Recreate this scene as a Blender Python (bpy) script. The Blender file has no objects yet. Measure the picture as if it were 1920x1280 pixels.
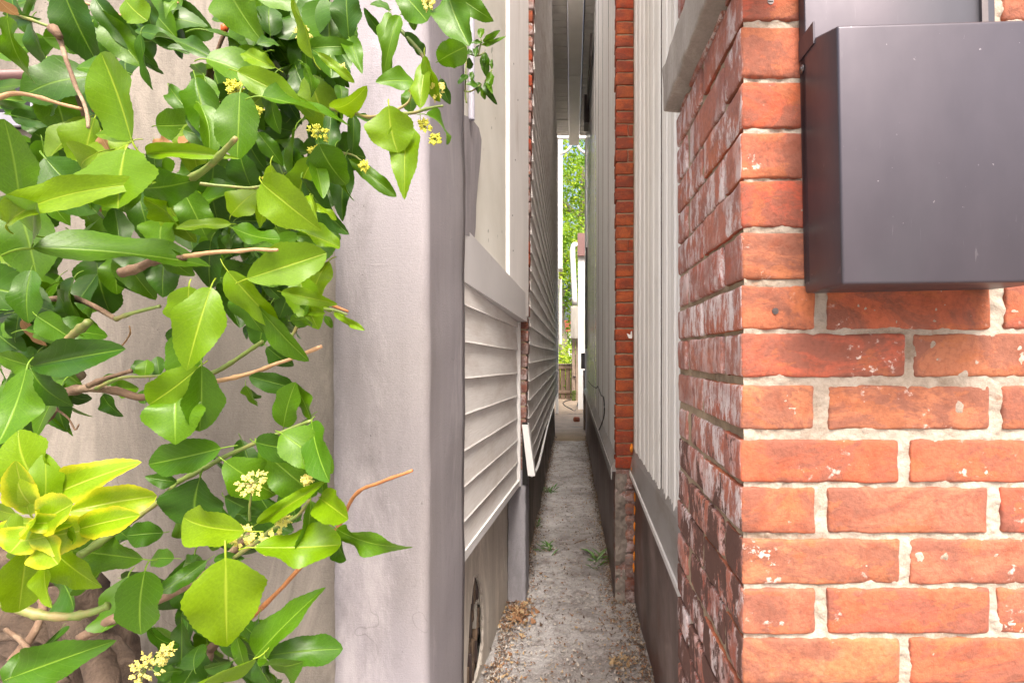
import bpy, bmesh, math, random
from mathutils import Vector, Matrix, noise, Quaternion
random.seed(7)
R = math.radians
H = 1.32                      # camera height above the alley path
SC = bpy.context.scene
COL = SC.collection

# ------------------------------------------------------------------ camera
cam_d = bpy.data.cameras.new('camera')
cam = bpy.data.objects.new('camera', cam_d)
COL.objects.link(cam)
cam.location = (0, 0, H)
cam.rotation_euler = (R(90), 0, 0)
cam_d.sensor_width = 36
cam_d.lens = 36 * 1000 / 1920
cam_d.shift_x = -(1072 - 960) / 1920
cam_d.shift_y = (665 - 640) / 1920
cam_d.clip_start = 0.02
cam_d.clip_end = 500
SC.camera = cam

# ------------------------------------------------------------------ light
SUN_EL, SUN_AZ = 55.0, 169.0     # sun stands behind the camera, a little to its left
world = bpy.data.worlds.new('World'); SC.world = world; world.use_nodes = True
wn = world.node_tree; bg = wn.nodes['Background']
sky = wn.nodes.new('ShaderNodeTexSky'); sky.sky_type = 'NISHITA'
sky.sun_disc = False; sky.sun_elevation = R(SUN_EL); sky.sun_rotation = R(SUN_AZ)
sky.air_density = 1.0; sky.dust_density = 9.0; sky.ozone_density = 1.0
wn.links.new(sky.outputs[0], bg.inputs[0]); bg.inputs[1].default_value = 0.15
sl = bpy.data.lights.new('sun', 'SUN'); sl.energy = 1.5; sl.angle = R(16); sl.color = (1, .95, .88)
sun = bpy.data.objects.new('sun', sl); COL.objects.link(sun)
az = R(SUN_AZ)
to_sun = Vector((math.sin(az) * math.cos(R(SUN_EL)), math.cos(az) * math.cos(R(SUN_EL)), math.sin(R(SUN_EL))))
sun.rotation_euler = to_sun.to_track_quat('Z', 'Y').to_euler()
SC.view_settings.view_transform = 'Standard'; SC.view_settings.look = 'None'
SC.view_settings.exposure = 1.52; SC.view_settings.gamma = 1.0
SC.cycles.max_bounces = 10; SC.cycles.diffuse_bounces = 8; SC.cycles.glossy_bounces = 4

# ------------------------------------------------------------------ helpers
def P(x, y, d):               # a photograph pixel at a distance d, relative to the lens
    return Vector(((x - 1072) / 1000 * d, d, (665 - y) / 1000 * d))

WL = {}                       # world locations (lens-relative) of things
TOP = []
def thing(name, loc, label, cat, group=None, kind=None):
    o = bpy.data.objects.new(name, None); COL.objects.link(o)
    o.empty_display_size = .05
    o.location = loc; WL[o.name] = Vector(loc); TOP.append(o)
    tag(o, label, cat, group, kind)
    return o
def tag(o, label=None, cat=None, group=None, kind=None):
    if label: o['label'] = label
    if cat: o['category'] = cat
    if group: o['group'] = group
    if kind: o['kind'] = kind
    return o
def mk(name, verts, faces, mats, parent=None, smooth=False, mi=None, uv=None, origin=None):
    vs = [Vector(v) for v in verts]
    if origin is None:
        xs = [v.x for v in vs]; ys = [v.y for v in vs]; zs = [v.z for v in vs]
        origin = Vector(((min(xs)+max(xs))/2, (min(ys)+max(ys))/2, min(zs)))
    me = bpy.data.meshes.new(name)
    me.from_pydata([v - origin for v in vs], [], faces)
    if not isinstance(mats, (list, tuple)): mats = [mats]
    for m in mats: me.materials.append(m)
    if mi: me.polygons.foreach_set('material_index', mi)
    if smooth: me.polygons.foreach_set('use_smooth', [True] * len(me.polygons))
    me.update()
    return place(name, me, origin, parent)
def place(name, me, origin, parent=None):
    o = bpy.data.objects.new(name, me); COL.objects.link(o)
    origin = Vector(origin)
    if parent is not None:
        o.parent = parent; o.location = origin - WL[parent.name]
    else:
        o.location = origin; TOP.append(o)
    WL[o.name] = origin
    return o

class MB:                     # gathers shapes into one mesh
    def __init__(s): s.v = []; s.f = []; s.m = []
    def add(s, vs, fs, m=0):
        b = len(s.v); s.v += [Vector(v) for v in vs]
        s.f += [tuple(i + b for i in f) for f in fs]; s.m += [m] * len(fs)
    def box(s, a, b, m=0):
        x0, y0, z0 = a; x1, y1, z1 = b
        vs = [(x, y, z) for z in (z0, z1) for y in (y0, y1) for x in (x0, x1)]
        s.add(vs, [(0,2,3,1),(4,5,7,6),(0,1,5,4),(2,6,7,3),(0,4,6,2),(1,3,7,5)], m)
    def hexa(s, q0, q1, m=0): # two quads (each 4 points) joined into a solid
        vs = list(q0) + list(q1)
        s.add(vs, [(0,1,2,3),(7,6,5,4),(0,4,5,1),(1,5,6,2),(2,6,7,3),(3,7,4,0)], m)
    def tube(s, pts, rad, n=8, m=0, cap=True):
        pts = [Vector(p) for p in pts]; k = len(pts)
        rr = rad if isinstance(rad, (list, tuple)) else [rad] * k
        base = len(s.v); up = Vector((.13, .2, 1)).normalized()
        for i, p in enumerate(pts):
            t = (pts[min(i+1, k-1)] - pts[max(i-1, 0)])
            if t.length < 1e-9: t = Vector((0, 0, 1))
            t.normalize(); a = t.cross(up)
            if a.length < .05: a = t.cross(Vector((1, 0, 0)))
            a.normalize(); b = t.cross(a)
            for j in range(n):
                q = 2 * math.pi * j / n
                s.v.append(p + (a * math.cos(q) + b * math.sin(q)) * rr[i])
        for i in range(k - 1):
            for j in range(n):
                j2 = (j + 1) % n
                s.f.append((base+i*n+j, base+i*n+j2, base+(i+1)*n+j2, base+(i+1)*n+j)); s.m.append(m)
        if cap:
            s.f.append(tuple(base + j for j in range(n))[::-1]); s.m.append(m)
            s.f.append(tuple(base + (k-1)*n + j for j in range(n))); s.m.append(m)
    def obj(s, name, mats, parent=None, smooth=False, origin=None):
        return mk(name, s.v, s.f, mats, parent, smooth, s.m, origin=origin)

def smooth_path(pts, sub=4):
    pts = [Vector(p) for p in pts]
    if len(pts) < 3: return pts
    out = []
    for i in range(len(pts) - 1):
        p0 = pts[max(i-1, 0)]; p1 = pts[i]; p2 = pts[i+1]; p3 = pts[min(i+2, len(pts)-1)]
        for k in range(sub):
            t = k / sub
            out.append(.5 * ((2*p1) + (p2-p0)*t + (2*p0-5*p1+4*p2-p3)*t*t + (-p0+3*p1-3*p2+p3)*t**3))
    out.append(pts[-1]); return out

def rbox(dx, dy, dz, r=.004, step=.03, amp=.0012, seed=0, chip=True):
    """a worn block: rounded, uneven edges.  Local box 0..dx,0..dy,0..dz"""
    def ax(L):
        n = max(1, int(round((L - 2*r) / step)))
        return [0, r*.35, r] + [r + (L-2*r)*i/n for i in range(1, n)] + [L-r, L-r*.35, L]
    X, Y, Z = ax(dx), ax(dy), ax(dz)
    ids = {}; V = []; F = []
    so = Vector((seed*7.13, seed*3.7, seed*1.9))
    def vid(i, j, k):
        key = (i, j, k)
        if key in ids: return ids[key]
        p = Vector((X[i], Y[j], Z[k]))
        nz = noise.noise((p + so) * 22)
        rr = r * (1 + .8 * nz)
        c = Vector((min(max(p.x, rr), dx-rr), min(max(p.y, rr), dy-rr), min(max(p.z, rr), dz-rr)))
        d = p - c
        if d.length > 1e-7: p = c + d.normalized() * min(rr, d.length if False else rr)
        q = noise.noise_vector((p + so) * 28) * amp + noise.noise_vector((p + so) * 90) * amp * .5
        p = p + q
        ids[key] = len(V); V.append(p); return ids[key]
    nx, ny, nz_ = len(X)-1, len(Y)-1, len(Z)-1
    for i in range(nx):
        for k in range(nz_):
            F.append((vid(i,0,k), vid(i+1,0,k), vid(i+1,0,k+1), vid(i,0,k+1)))
            F.append((vid(i,ny,k), vid(i,ny,k+1), vid(i+1,ny,k+1), vid(i+1,ny,k)))
    for i in range(nx):
        for j in range(ny):
            F.append((vid(i,j,0), vid(i,j+1,0), vid(i+1,j+1,0), vid(i+1,j,0)))
            F.append((vid(i,j,nz_), vid(i+1,j,nz_), vid(i+1,j+1,nz_), vid(i,j+1,nz_)))
    for j in range(ny):
        for k in range(nz_):
            F.append((vid(0,j,k), vid(0,j,k+1), vid(0,j+1,k+1), vid(0,j+1,k)))
            F.append((vid(nx,j,k), vid(nx,j+1,k), vid(nx,j+1,k+1), vid(nx,j,k+1)))
    return V, F
def rblock(name, a, b, mats, parent=None, r=.004, step=.03, amp=.0012, seed=0, side_slot=None):
    a = Vector(a); b = Vector(b); D = b - a
    V, F = rbox(D.x, D.y, D.z, r, step, amp, seed)
    mi = None
    if side_slot is not None:
        mi = []
        for f in F:
            n = (V[f[1]] - V[f[0]]).cross(V[f[2]] - V[f[0]])
            mi.append(side_slot if abs(n.x) > abs(n.y) * 1.2 and abs(n.x) > abs(n.z)*.8 else 0)
    return mk(name, [v + a for v in V], F, mats, parent, True, mi)

# ------------------------------------------------------------------ materials
class NT:
    def __init__(s, name):
        s.mat = bpy.data.materials.new(name); s.mat.use_nodes = True
        s.t = s.mat.node_tree; s.p = s.t.nodes['Principled BSDF']
        s.out = s.t.nodes['Material Output']
        tc = s.t.nodes.new('ShaderNodeTexCoord'); oi = s.t.nodes.new('ShaderNodeObjectInfo')
        s.rnd = oi.outputs['Random']; s.tc = tc
        m = s.t.nodes.new('ShaderNodeVectorMath'); m.operation = 'ADD'
        cb = s.t.nodes.new('ShaderNodeMath'); cb.operation = 'MULTIPLY'; cb.inputs[1].default_value = 53.0
        s.l(s.rnd, cb.inputs[0]); s.l(tc.outputs['Object'], m.inputs[0]); s.l(cb.outputs[0], m.inputs[1])
        s.co = m.outputs[0]
        s.geo = s.t.nodes.new('ShaderNodeNewGeometry')
    def l(s, a, b): s.t.links.new(a, b)
    def map(s, scale, co=None):
        n = s.t.nodes.new('ShaderNodeMapping'); n.inputs['Scale'].default_value = scale
        s.l(co or s.co, n.inputs['Vector']); return n.outputs[0]
    def noise(s, scale, detail=6, rough=.6, stretch=None, dist=0, co=None):
        n = s.t.nodes.new('ShaderNodeTexNoise'); n.inputs['Scale'].default_value = scale
        n.inputs['Detail'].default_value = detail; n.inputs['Roughness'].default_value = rough
        n.inputs['Distortion'].default_value = dist
        s.l(s.map(stretch, co) if stretch else (co or s.co), n.inputs['Vector'])
        return n.outputs['Fac']
    def vor(s, scale, feat='F1', stretch=None):
        n = s.t.nodes.new('ShaderNodeTexVoronoi'); n.feature = feat; n.inputs['Scale'].default_value = scale
        s.l(s.map(stretch) if stretch else s.co, n.inputs['Vector']); return n.outputs['Distance']
    def ramp(s, fac, stops, const=False):
        n = s.t.nodes.new('ShaderNodeValToRGB'); s.l(fac, n.inputs[0]); e = n.color_ramp.elements
        if const: n.color_ramp.interpolation = 'CONSTANT'
        while len(e) < len(stops): e.new(.5)
        for i, (p, c) in enumerate(stops):
            e[i].position = p
            e[i].color = (c, c, c, 1) if isinstance(c, (int, float)) else (*c, 1)
        return n.outputs[0]
    def mix(s, fac, a, b, mode='MIX'):
        n = s.t.nodes.new('ShaderNodeMix'); n.data_type = 'RGBA'; n.blend_type = mode
        for v, k in ((fac, 0), (a, 6), (b, 7)):
            if isinstance(v, (int, float)): n.inputs[k].default_value = v if k == 0 else (v, v, v, 1)
            elif isinstance(v, (tuple, list)): n.inputs[k].default_value = (*v, 1)
            else: s.l(v, n.inputs[k])
        return n.outputs[2]
    def math(s, op, a, b=0.0):
        n = s.t.nodes.new('ShaderNodeMath'); n.operation = op
        for v, k in ((a, 0), (b, 1)):
            if isinstance(v, (int, float)): n.inputs[k].default_value = v
            else: s.l(v, n.inputs[k])
        return n.outputs[0]
    def base(s, c):
        if isinstance(c, (tuple, list)): s.p.inputs['Base Color'].default_value = (*c, 1)
        else: s.l(c, s.p.inputs['Base Color'])
    def rough(s, v):
        if isinstance(v, (int, float)): s.p.inputs['Roughness'].default_value = v
        else: s.l(v, s.p.inputs['Roughness'])
    def bump(s, h, dist=.002, strength=1.0, prev=None):
        n = s.t.nodes.new('ShaderNodeBump'); n.inputs['Distance'].default_value = dist
        n.inputs['Strength'].default_value = strength; s.l(h, n.inputs['Height'])
        if prev: s.l(prev, n.inputs['Normal'])
        s.l(n.outputs[0], s.p.inputs['Normal']); return n.outputs[0]

def plain(name, c, rough=.6, var=.25, scale=12, bump=.0006, bscale=120, stretch=None, metal=0, dirt=None, dirt_at=.62, dscale=3):
    m = NT(name)
    dk = tuple(x * (1 - var) for x in c)
    col = m.ramp(m.noise(scale, 6, .62, stretch), [(.3, dk), (.7, c)])
    if dirt:
        col = m.mix(m.ramp(m.noise(dscale, 8, .7, stretch), [(dirt_at-.08, 0), (dirt_at+.06, .8)]), col, dirt)
    m.base(col); m.rough(rough); m.p.inputs['Metallic'].default_value = metal
    if bump: m.bump(m.noise(bscale, 4, .6, stretch), bump)
    return m.mat

def stucco(name, c, dark, grain=260, streak=True, pit=.5, pink=None):
    m = NT(name)
    big = m.noise(2.2, 7, .62, (1.6, 1.6, .55))
    col = m.ramp(big, [(.25, dark), (.5, tuple((a*.35+b*.65) for a, b in zip(dark, c))), (.72, c)])
    fine = m.noise(grain, 3, .7)
    col = m.mix(.22, col, m.ramp(fine, [(.3, .15), (.7, 1.0)]), 'MULTIPLY')
    if streak:
        st = m.noise(14, 5, .6, (1, 1, .06))
        col = m.mix(.30, col, m.ramp(st, [(.35, .5), (.65, 1.0)]), 'MULTIPLY')
    if pink: col = m.mix(m.ramp(m.noise(1.1, 3, .5), [(.4, 0), (.65, .6)]), col, pink)
    # pores gather in patches
    pores = m.ramp(m.noise(190, 3, .6), [(.66, 0), (.72, 1)])
    where = m.ramp(m.noise(5, 5, .7, (1, 1, .5)), [(.5, 0), (.62, pit)])
    pf = m.math('MULTIPLY', pores, where)
    col = m.mix(pf, col, tuple(x*.3 for x in dark))
    pos = m.geo.outputs['Position']
    col = m.mix(m.ramp(m.noise(3.2, 8, .75, (1, 1, .28), .6, pos), [(.50, 0), (.62, .45)]), col, tuple(min(1, x*1.45) for x in c))
    col = m.mix(m.ramp(m.noise(2.6, 9, .78, (1, 1, .4), .4, m.map((1.3, 1.3, 1.3), pos)), [(.52, 0), (.66, .55)]), col, tuple(x*.72 for x in dark))
    crk = m.t.nodes.new('ShaderNodeTexVoronoi'); crk.feature = 'DISTANCE_TO_EDGE'; crk.inputs['Scale'].default_value = 3.1
    dv = m.t.nodes.new('ShaderNodeVectorMath'); dv.operation = 'MULTIPLY_ADD'; nz_c = m.t.nodes.new('ShaderNodeTexNoise'); nz_c.inputs['Scale'].default_value = 7
    m.l(pos, nz_c.inputs['Vector']); m.l(nz_c.outputs['Color'], dv.inputs[0]); dv.inputs[1].default_value = (.35, .35, .35); m.l(pos, dv.inputs[2]); m.l(dv.outputs[0], crk.inputs['Vector'])
    cf = m.math('MULTIPLY', m.ramp(crk.outputs['Distance'], [(0, .4), (.005, 0)]), m.ramp(m.noise(3, 4, .6, None, 0, pos), [(.55, 0), (.62, 1)]))
    col = m.mix(cf, col, tuple(x*.35 for x in dark))
    m.base(col); m.rough(.92)
    trowel = m.noise(55, 3, .6, (.35, .35, 5.5), 1.0)
    b = m.bump(trowel, .0012, .5)
    m.bump(m.math('SUBTRACT', fine, pf), .0016, .7, b)
    return m.mat

M = {}
M['pillar'] = stucco('grey_stucco', (.35, .325, .335), (.23, .21, .215), 300, True, .9, (.315, .295, .335))
M['beige'] = stucco('beige_render', (.275, .245, .21), (.15, .13, .11), 240, True, 1.0)
M['foundation'] = stucco('foundation_render', (.66, .61, .54), (.44, .39, .34), 200, True, .8)
M['pier_render'] = stucco('pier_render', (.33, .285, .25), (.19, .16, .14), 200, True, .8)
M['grey_pier'] = stucco('grey_cement_paint', (.33, .32, .35), (.22, .21, .23), 200, False, 1.0)
M['patch'] = stucco('cement_patch', (.36, .33, .35), (.28, .26, .27), 220, True, .6)

m = NT('cream_stucco')
col = m.ramp(m.noise(3, 6, .6), [(.3, (.70, .675, .60)), (.65, (.81, .79, .725))])
col = m.mix(m.ramp(m.noise(26, 2, .4, (1, 1, .5)), [(.74, 0), (.76, .8)]), col, (.12, .16, .10))
m.base(col); m.rough(.9); m.bump(m.noise(230, 4, .7), .002)
M['cream'] = m.mat
M['white_paint'] = plain('old_white_paint', (.82, .80, .79), .6, .12, 9, .0008, 160, (1, 1, .2), 0, (.50, .45, .42), .66, 4)
M['bright_white'] = plain('white_trim', (.82, .82, .80), .5, .06, 6, .0003, 90)
M['trim'] = plain('grey_white_aluminium', (.62, .605, .61), .45, .08, 3, .0002, 60, None, 0, (.44, .42, .42), .62, 2)

m = NT('vinyl_siding')
g = m.noise(60, 5, .7, (1, .12, 3))
col = m.ramp(g, [(.3, (.66, .63, .61)), (.7, (.78, .76, .745))])
col = m.mix(m.ramp(m.noise(5, 6, .72, (1, .5, 2.2)), [(.46, 0), (.75, .6)]), col, (.42, .35, .30))
m.base(col); m.rough(.55); m.bump(g, .0006)
M['vinyl'] = m.mat
M['vinyl_trim'] = plain('white_vinyl_trim', (.70, .69, .69), .45, .08, 5, 0)

m = NT('fluted_metal_siding')
g = m.noise(4, 6, .6, (1, 1.6, .25))
col = m.ramp(g, [(.3, (.73, .73, .72)), (.65, (.84, .845, .84))])
col = m.mix(m.ramp(m.noise(7, 7, .75, (1, 3, .35)), [(.58, 0), (.74, .55)]), col, (.36, .32, .27))
col = m.mix(m.ramp(m.noise(5, 4, .7, (1, 2.2, .03)), [(.5, 0), (.60, .35)]), col, (.42, .39, .34))
m.base(col); m.rough(.38); m.bump(m.noise(30, 3, .5, (1, 1, .2)), .0006, .4)
M['metal_siding'] = m.mat
M['flashing'] = plain('grey_flashing', (.42, .41, .41), .42, .22, 7, .0004, 40, (1, .4, 1), .2, (.25, .21, .18), .6, 4)
m = NT('dark_brown_board')
col = m.ramp(m.noise(5, 7, .68, (1, .6, .4)), [(.28, (.055, .035, .034)), (.5, (.14, .095, .088)), (.75, (.28, .215, .205))])
col = m.mix(m.ramp(m.noise(24, 6, .7, (1, 1, .25)), [(.64, 0), (.7, .7)]), col, (.30, .24, .22))
col = m.mix(m.ramp(m.noise(2.2, 5, .6), [(.52, 0), (.6, .5)]), col, (.12, .035, .022))
m.base(col); m.rough(.5); m.bump(m.noise(60, 5, .6, (1, 1, .3)), .001)
M['dark_board'] = m.mat
M['black'] = plain('black_shade_paint', (.012, .011, .01), .9, .3, 8, 0)  # near-black colour standing in for shade in openings and gaps

# bricks ------------------------------------------------------------
def brick_mat(name, tones, mott, fleck, fleckamt, darkpaint=None, white=0, streaky=False, peach=.35):
    m = NT(name)
    st = [(i / (len(tones)-1), c) for i, c in enumerate(tones)]
    col = m.ramp(m.rnd, st)
    n1 = m.noise(8, 9, .74, (1, 1, 1.7), .9)
    n2 = m.noise(34, 7, .72, None, .4)
    col = m.mix(m.ramp(n1, [(.44, 0), (.54, .8)]), col, mott)
    col = m.mix(m.ramp(m.noise(11, 9, .72, (1, 1, 1.5), 1.4), [(.58, 0), (.66, .45)]), col, tuple(x*.75 for x in mott))
    # orange, fired-away patches with crisp edges
    col = m.mix(m.ramp(m.noise(13, 6, .6, (1, 1, 2)), [(.55, 0), (.565, peach)]), col, (.45, .145, .05))
    col = m.mix(m.ramp(n2, [(.3, .55), (.5, 0)]), col, tuple(x*.55 for x in tones[0]))
    col = m.mix(m.ramp(m.noise(150, 4, .6), [(.3, .35), (.55, 0)]), col, tuple(x*.5 for x in mott))
    if white:
        w = m.noise(30 if streaky else 22, 9, .8, (1, .8, .35) if streaky else None)
        w2 = m.noise(4.5, 4, .6)
        wf = m.math('MULTIPLY', m.ramp(w, [(.47, 0), (.56, 1)]), m.ramp(w2, [(.34, 0), (.55, white)]))
        col = m.mix(wf, col, (.68, .60, .60))
    if fleckamt:
        w = m.noise(75, 5, .65, (1, 1, 1.2)); w2 = m.noise(6, 6, .75)
        wf = m.math('MULTIPLY', m.ramp(w, [(.57, 0), (.62, 1)]), m.ramp(w2, [(.57, 0), (.64, fleckamt)]))
        col = m.mix(wf, col, fleck)
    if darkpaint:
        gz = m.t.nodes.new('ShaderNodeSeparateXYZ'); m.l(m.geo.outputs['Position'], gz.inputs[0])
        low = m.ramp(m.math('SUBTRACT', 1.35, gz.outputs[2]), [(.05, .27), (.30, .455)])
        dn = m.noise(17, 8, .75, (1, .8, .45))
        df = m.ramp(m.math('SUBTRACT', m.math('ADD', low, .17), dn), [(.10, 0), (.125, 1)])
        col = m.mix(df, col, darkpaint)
    # soot and rain stains that run on across the courses
    so_ = m.noise(4.0, 8, .72, (1, 1, .6), .5, m.geo.outputs['Position'])
    col = m.mix(m.ramp(so_, [(.48, 0), (.70, .40)]), col, tuple(x*.6 for x in mott))
    m.base(col); m.rough(.85); m.p.inputs['Specular IOR Level'].default_value = .25
    b = m.bump(m.noise(26, 8, .7), .0045, .9)
    m.bump(m.noise(210, 4, .6), .0008, .9, b)
    return m.mat
M['brick_front'] = brick_mat('orange_red_brick', [(.44, .105, .050), (.40, .145, .085), (.46, .092, .052), (.34, .115, .070), (.45, .17, .085), (.42, .080, .040)],
                             (.21, .085, .06), (.66, .56, .50), .95)
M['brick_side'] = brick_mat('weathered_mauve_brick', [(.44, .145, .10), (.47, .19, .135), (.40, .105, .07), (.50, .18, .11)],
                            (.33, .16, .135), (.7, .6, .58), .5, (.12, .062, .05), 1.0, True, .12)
M['brick_pier'] = brick_mat('deep_red_brick', [(.40, .075, .028), (.33, .06, .028), (.46, .11, .035), (.36, .055, .024)],
                            (.20, .055, .035), (.5, .4, .35), .2, None, 0, False, .25)
M['brick_dull'] = brick_mat('dull_sooty_brick', [(.22, .075, .05), (.26, .11, .085), (.30, .12, .09)],
                            (.20, .15, .135), (.55, .5, .48), .9, None, .5)
def mortar(name, c, d):
    m = NT(name)
    col = m.ramp(m.noise(9, 9, .8), [(.36, d), (.55, c)])
    col = m.mix(m.ramp(m.noise(60, 5, .7), [(.60, 0), (.68, .6)]), col, (.30, .16, .10))
    m.base(col); m.rough(.95)
    b = m.bump(m.noise(45, 8, .75), .004, .9); m.bump(m.noise(330, 3, .6), .0012, .8, b)
    return m.mat
M['mortar'] = mortar('pale_mortar', (.40, .345, .285), (.22, .165, .12))
M['mortar_tan'] = mortar('tan_mortar', (.36, .28, .19), (.22, .16, .11))
M['stone'] = stucco('stone_sill', (.46, .42, .38), (.26, .225, .19), 170, False, 1.0)

m = NT('dark_box_metal')
col = m.ramp(m.noise(5, 7, .6, (1, 1, .5)), [(.3, (.050, .046, .058)), (.7, (.082, .073, .088))])
col = m.mix(m.ramp(m.noise(2.6, 4, .5, (1, 1, .6)), [(.45, 0), (.62, .5)]), col, (.095, .10, .112))
sp = m.math('MULTIPLY', m.ramp(m.noise(150, 3, .6), [(.73, 0), (.75, .8)]), m.ramp(m.noise(9, 3, .5), [(.5, 0), (.6, .7)]))
col = m.mix(sp, col, (.5, .46, .48))
sc = m.math('MULTIPLY', m.ramp(m.noise(40, 3, .5, (4, 1, .3), 2.0), [(.69, 0), (.72, .18)]), m.ramp(m.noise(6, 3, .5), [(.5, 0), (.6, 1)]))
col = m.mix(sc, col, (.30, .28, .30))
m.base(col); m.p.inputs['Metallic'].default_value = .55; m.p.inputs['Specular IOR Level'].default_value = .35
m.rough(m.ramp(m.noise(8, 6, .7, (1, 1, .4)), [(.3, .34), (.7, .52)]))
m.bump(m.noise(9, 4, .5), .0012, .35)
M['box_metal'] = m.mat
M['screw'] = plain('screw_metal', (.16, .14, .14), .4, .3, 40, 0, 50, None, .8)

# path and ground
m = NT('alley_concrete')
co = m.tc.outputs['Object']
col = m.ramp(m.noise(2.6, 9, .75, None, .6), [(.30, (.16, .14, .13)), (.45, (.34, .32, .315)), (.6, (.52, .505, .51))])
col = m.mix(m.ramp(m.noise(13, 8, .78), [(.50, 0), (.60, .6)]), col, (.15, .12, .11))
wh = m.math('MULTIPLY', m.ramp(m.noise(30, 8, .8), [(.50, 0), (.56, .85)]), m.ramp(m.noise(2.6, 5, .7), [(.42, .1), (.58, 1)]))
col = m.mix(wh, col, (.50, .475, .455))
m.base(col); m.rough(.95)
b = m.bump(m.noise(22, 9, .75), .016, 1.0); m.bump(m.noise(120, 5, .7, (1, .6, 1)), .004, .8, b)
M['path'] = m.mat
m = NT('sunlit_tan_concrete')  # warm sunlit look of the far slabs is put into the base colour
col = m.ramp(m.noise(3.5, 8, .7, None, .3), [(.3, (.22, .165, .11)), (.7, (.36, .275, .19))])
m.base(col); m.rough(.95); m.bump(m.noise(40, 7, .7), .006, .8)
M['path_far'] = m.mat
m = NT('yard_soil')
col = m.ramp(m.noise(2.5, 8, .7), [(.3, (.10, .075, .05)), (.7, (.20, .16, .11))])
m.base(col); m.rough(1); m.bump(m.noise(20, 8, .7), .02)
M['soil'] = m.mat

def leaf_mat(name, c1, c2, rib, trans=.25, rough=.34, edge=None):
    m = NT(name)
    uv = m.tc.outputs['UV']
    sx = m.t.nodes.new('ShaderNodeSeparateXYZ'); m.l(uv, sx.inputs[0])
    u = m.math('ABSOLUTE', m.math('SUBTRACT', sx.outputs[0], .5))
    col = m.ramp(m.rnd, [(0, c1), (1, c2)])
    col = m.mix(m.ramp(m.noise(35, 4, .6), [(.35, .45), (.65, 0)]), col, tuple(x*.62 for x in c1))
    # side veins, slanting
    ph = m.math('SUBTRACT', sx.outputs[1], m.math('MULTIPLY', u, .55))
    w = m.math('ABSOLUTE', m.math('SINE', m.math('MULTIPLY', ph, 28.0)))
    vein = m.ramp(w, [(0.0, .25), (.10, 0)])
    col = m.mix(vein, col, rib)
    mid = m.ramp(u, [(.004, 1), (.030, 0)])
    col = m.mix(m.math('MULTIPLY', mid, .85), col, rib)
    if edge:
        col = m.mix(m.ramp(m.math('ADD', u, m.math('MULTIPLY', m.noise(30, 3, .6), .25)), [(.42, 0), (.60, .9)]), col, edge)
    m.base(col); m.rough(rough)
    m.p.inputs['Specular IOR Level'].default_value = .30
    # dusty and scorched blotches
    m.base(m.mix(m.ramp(m.noise(22, 7, .8), [(.66, 0), (.72, .55)]), col, (.20, .15, .05)))
    h = m.math('SUBTRACT', m.math('MULTIPLY', m.noise(60, 3, .5), .5), m.math('ADD', vein, mid))
    m.bump(h, .0007, .5)
    tr = m.t.nodes.new('ShaderNodeBsdfTranslucent')
    tcx = m.mix(.5, col, tuple(min(1, x*1.6) for x in c2)); m.l(tcx, tr.inputs[0])
    mx = m.t.nodes.new('ShaderNodeMixShader'); mx.inputs[0].default_value = trans
    m.l(m.p.outputs[0], mx.inputs[1]); m.l(tr.outputs[0], mx.inputs[2]); m.l(mx.outputs[0], m.out.inputs[0])
    return m.mat
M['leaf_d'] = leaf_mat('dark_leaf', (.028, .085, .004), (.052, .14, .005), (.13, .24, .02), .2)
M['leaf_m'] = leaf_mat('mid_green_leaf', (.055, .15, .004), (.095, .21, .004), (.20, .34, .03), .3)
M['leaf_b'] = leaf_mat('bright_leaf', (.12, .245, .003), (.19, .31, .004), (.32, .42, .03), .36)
M['leaf_y'] = leaf_mat('young_yellow_leaf', (.20, .35, .008), (.30, .42, .010), (.48, .55, .08), .38, .3, (.58, .54, .02))
M['leaf_n'] = leaf_mat('withered_leaf', (.27, .13, .05), (.34, .19, .08), (.50, .33, .18), .2, .6)
M['stem_g'] = plain('green_stem', (.20, .27, .06), .5, .35, 30, .0008, 90, None, 0, (.30, .20, .09), .58, 20)
M['stem_b'] = plain('brown_bark', (.22, .135, .085), .85, .45, 25, .002, 110, None, 0, (.36, .27, .18), .6, 14)
M['stem_t'] = plain('tan_twig', (.58, .34, .18), .7, .35, 40, .0006, 120, None, 0, (.30, .15, .08), .62, 40)
M['stem_o'] = plain('orange_twig', (.50, .20, .07), .65, .4, 40, .0006, 120, None, 0, (.2, .08, .04), .6, 40)
M['petal'] = plain('cream_petals', (.70, .62, .16), .6, .12, 60, 0)
M['petal_y'] = plain('yellow_green_petals', (.62, .60, .06), .6, .2, 60, 0)
M['bud'] = plain('orange_bud', (.75, .13, .03), .5, .2, 60, 0)
m = NT('gnarled_root_bark')
col = m.ramp(m.noise(12, 8, .75, None, .8), [(.3, (.035, .024, .018)), (.55, (.13, .09, .065)), (.75, (.26, .19, .14))])
m.base(col); m.rough(.95); b = m.bump(m.noise(14, 8, .7, None, 1.0), .012, .9); m.bump(m.noise(90, 5, .6), .003, .8, b)
M['root'] = m.mat
M['litter_a'] = plain('dry_leaf_brown', (.30, .15, .07), .85, .4, 30, 0)
M['litter_b'] = plain('dry_leaf_tan', (.47, .33, .18), .85, .4, 30, 0)
M['litter_c'] = plain('pale_debris', (.50, .45, .40), .9, .35, 30, 0)
M['litter_d'] = plain('dark_debris', (.13, .085, .065), .9, .35, 30, 0)
M['weed'] = plain('weed_green', (.09, .22, .03), .5, .3, 30, 0)
M['wood_grey'] = plain('weathered_wood', (.40, .31, .24), .85, .4, 9, .002, 90, (1, 1, .07), 0, (.12, .08, .055), .56, 9)
M['wood_brown'] = plain('brown_fence_wood', (.27, .185, .125), .85, .45, 9, .002, 80, (1, 1, .1), 0, (.09, .06, .04), .54, 6)
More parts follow.
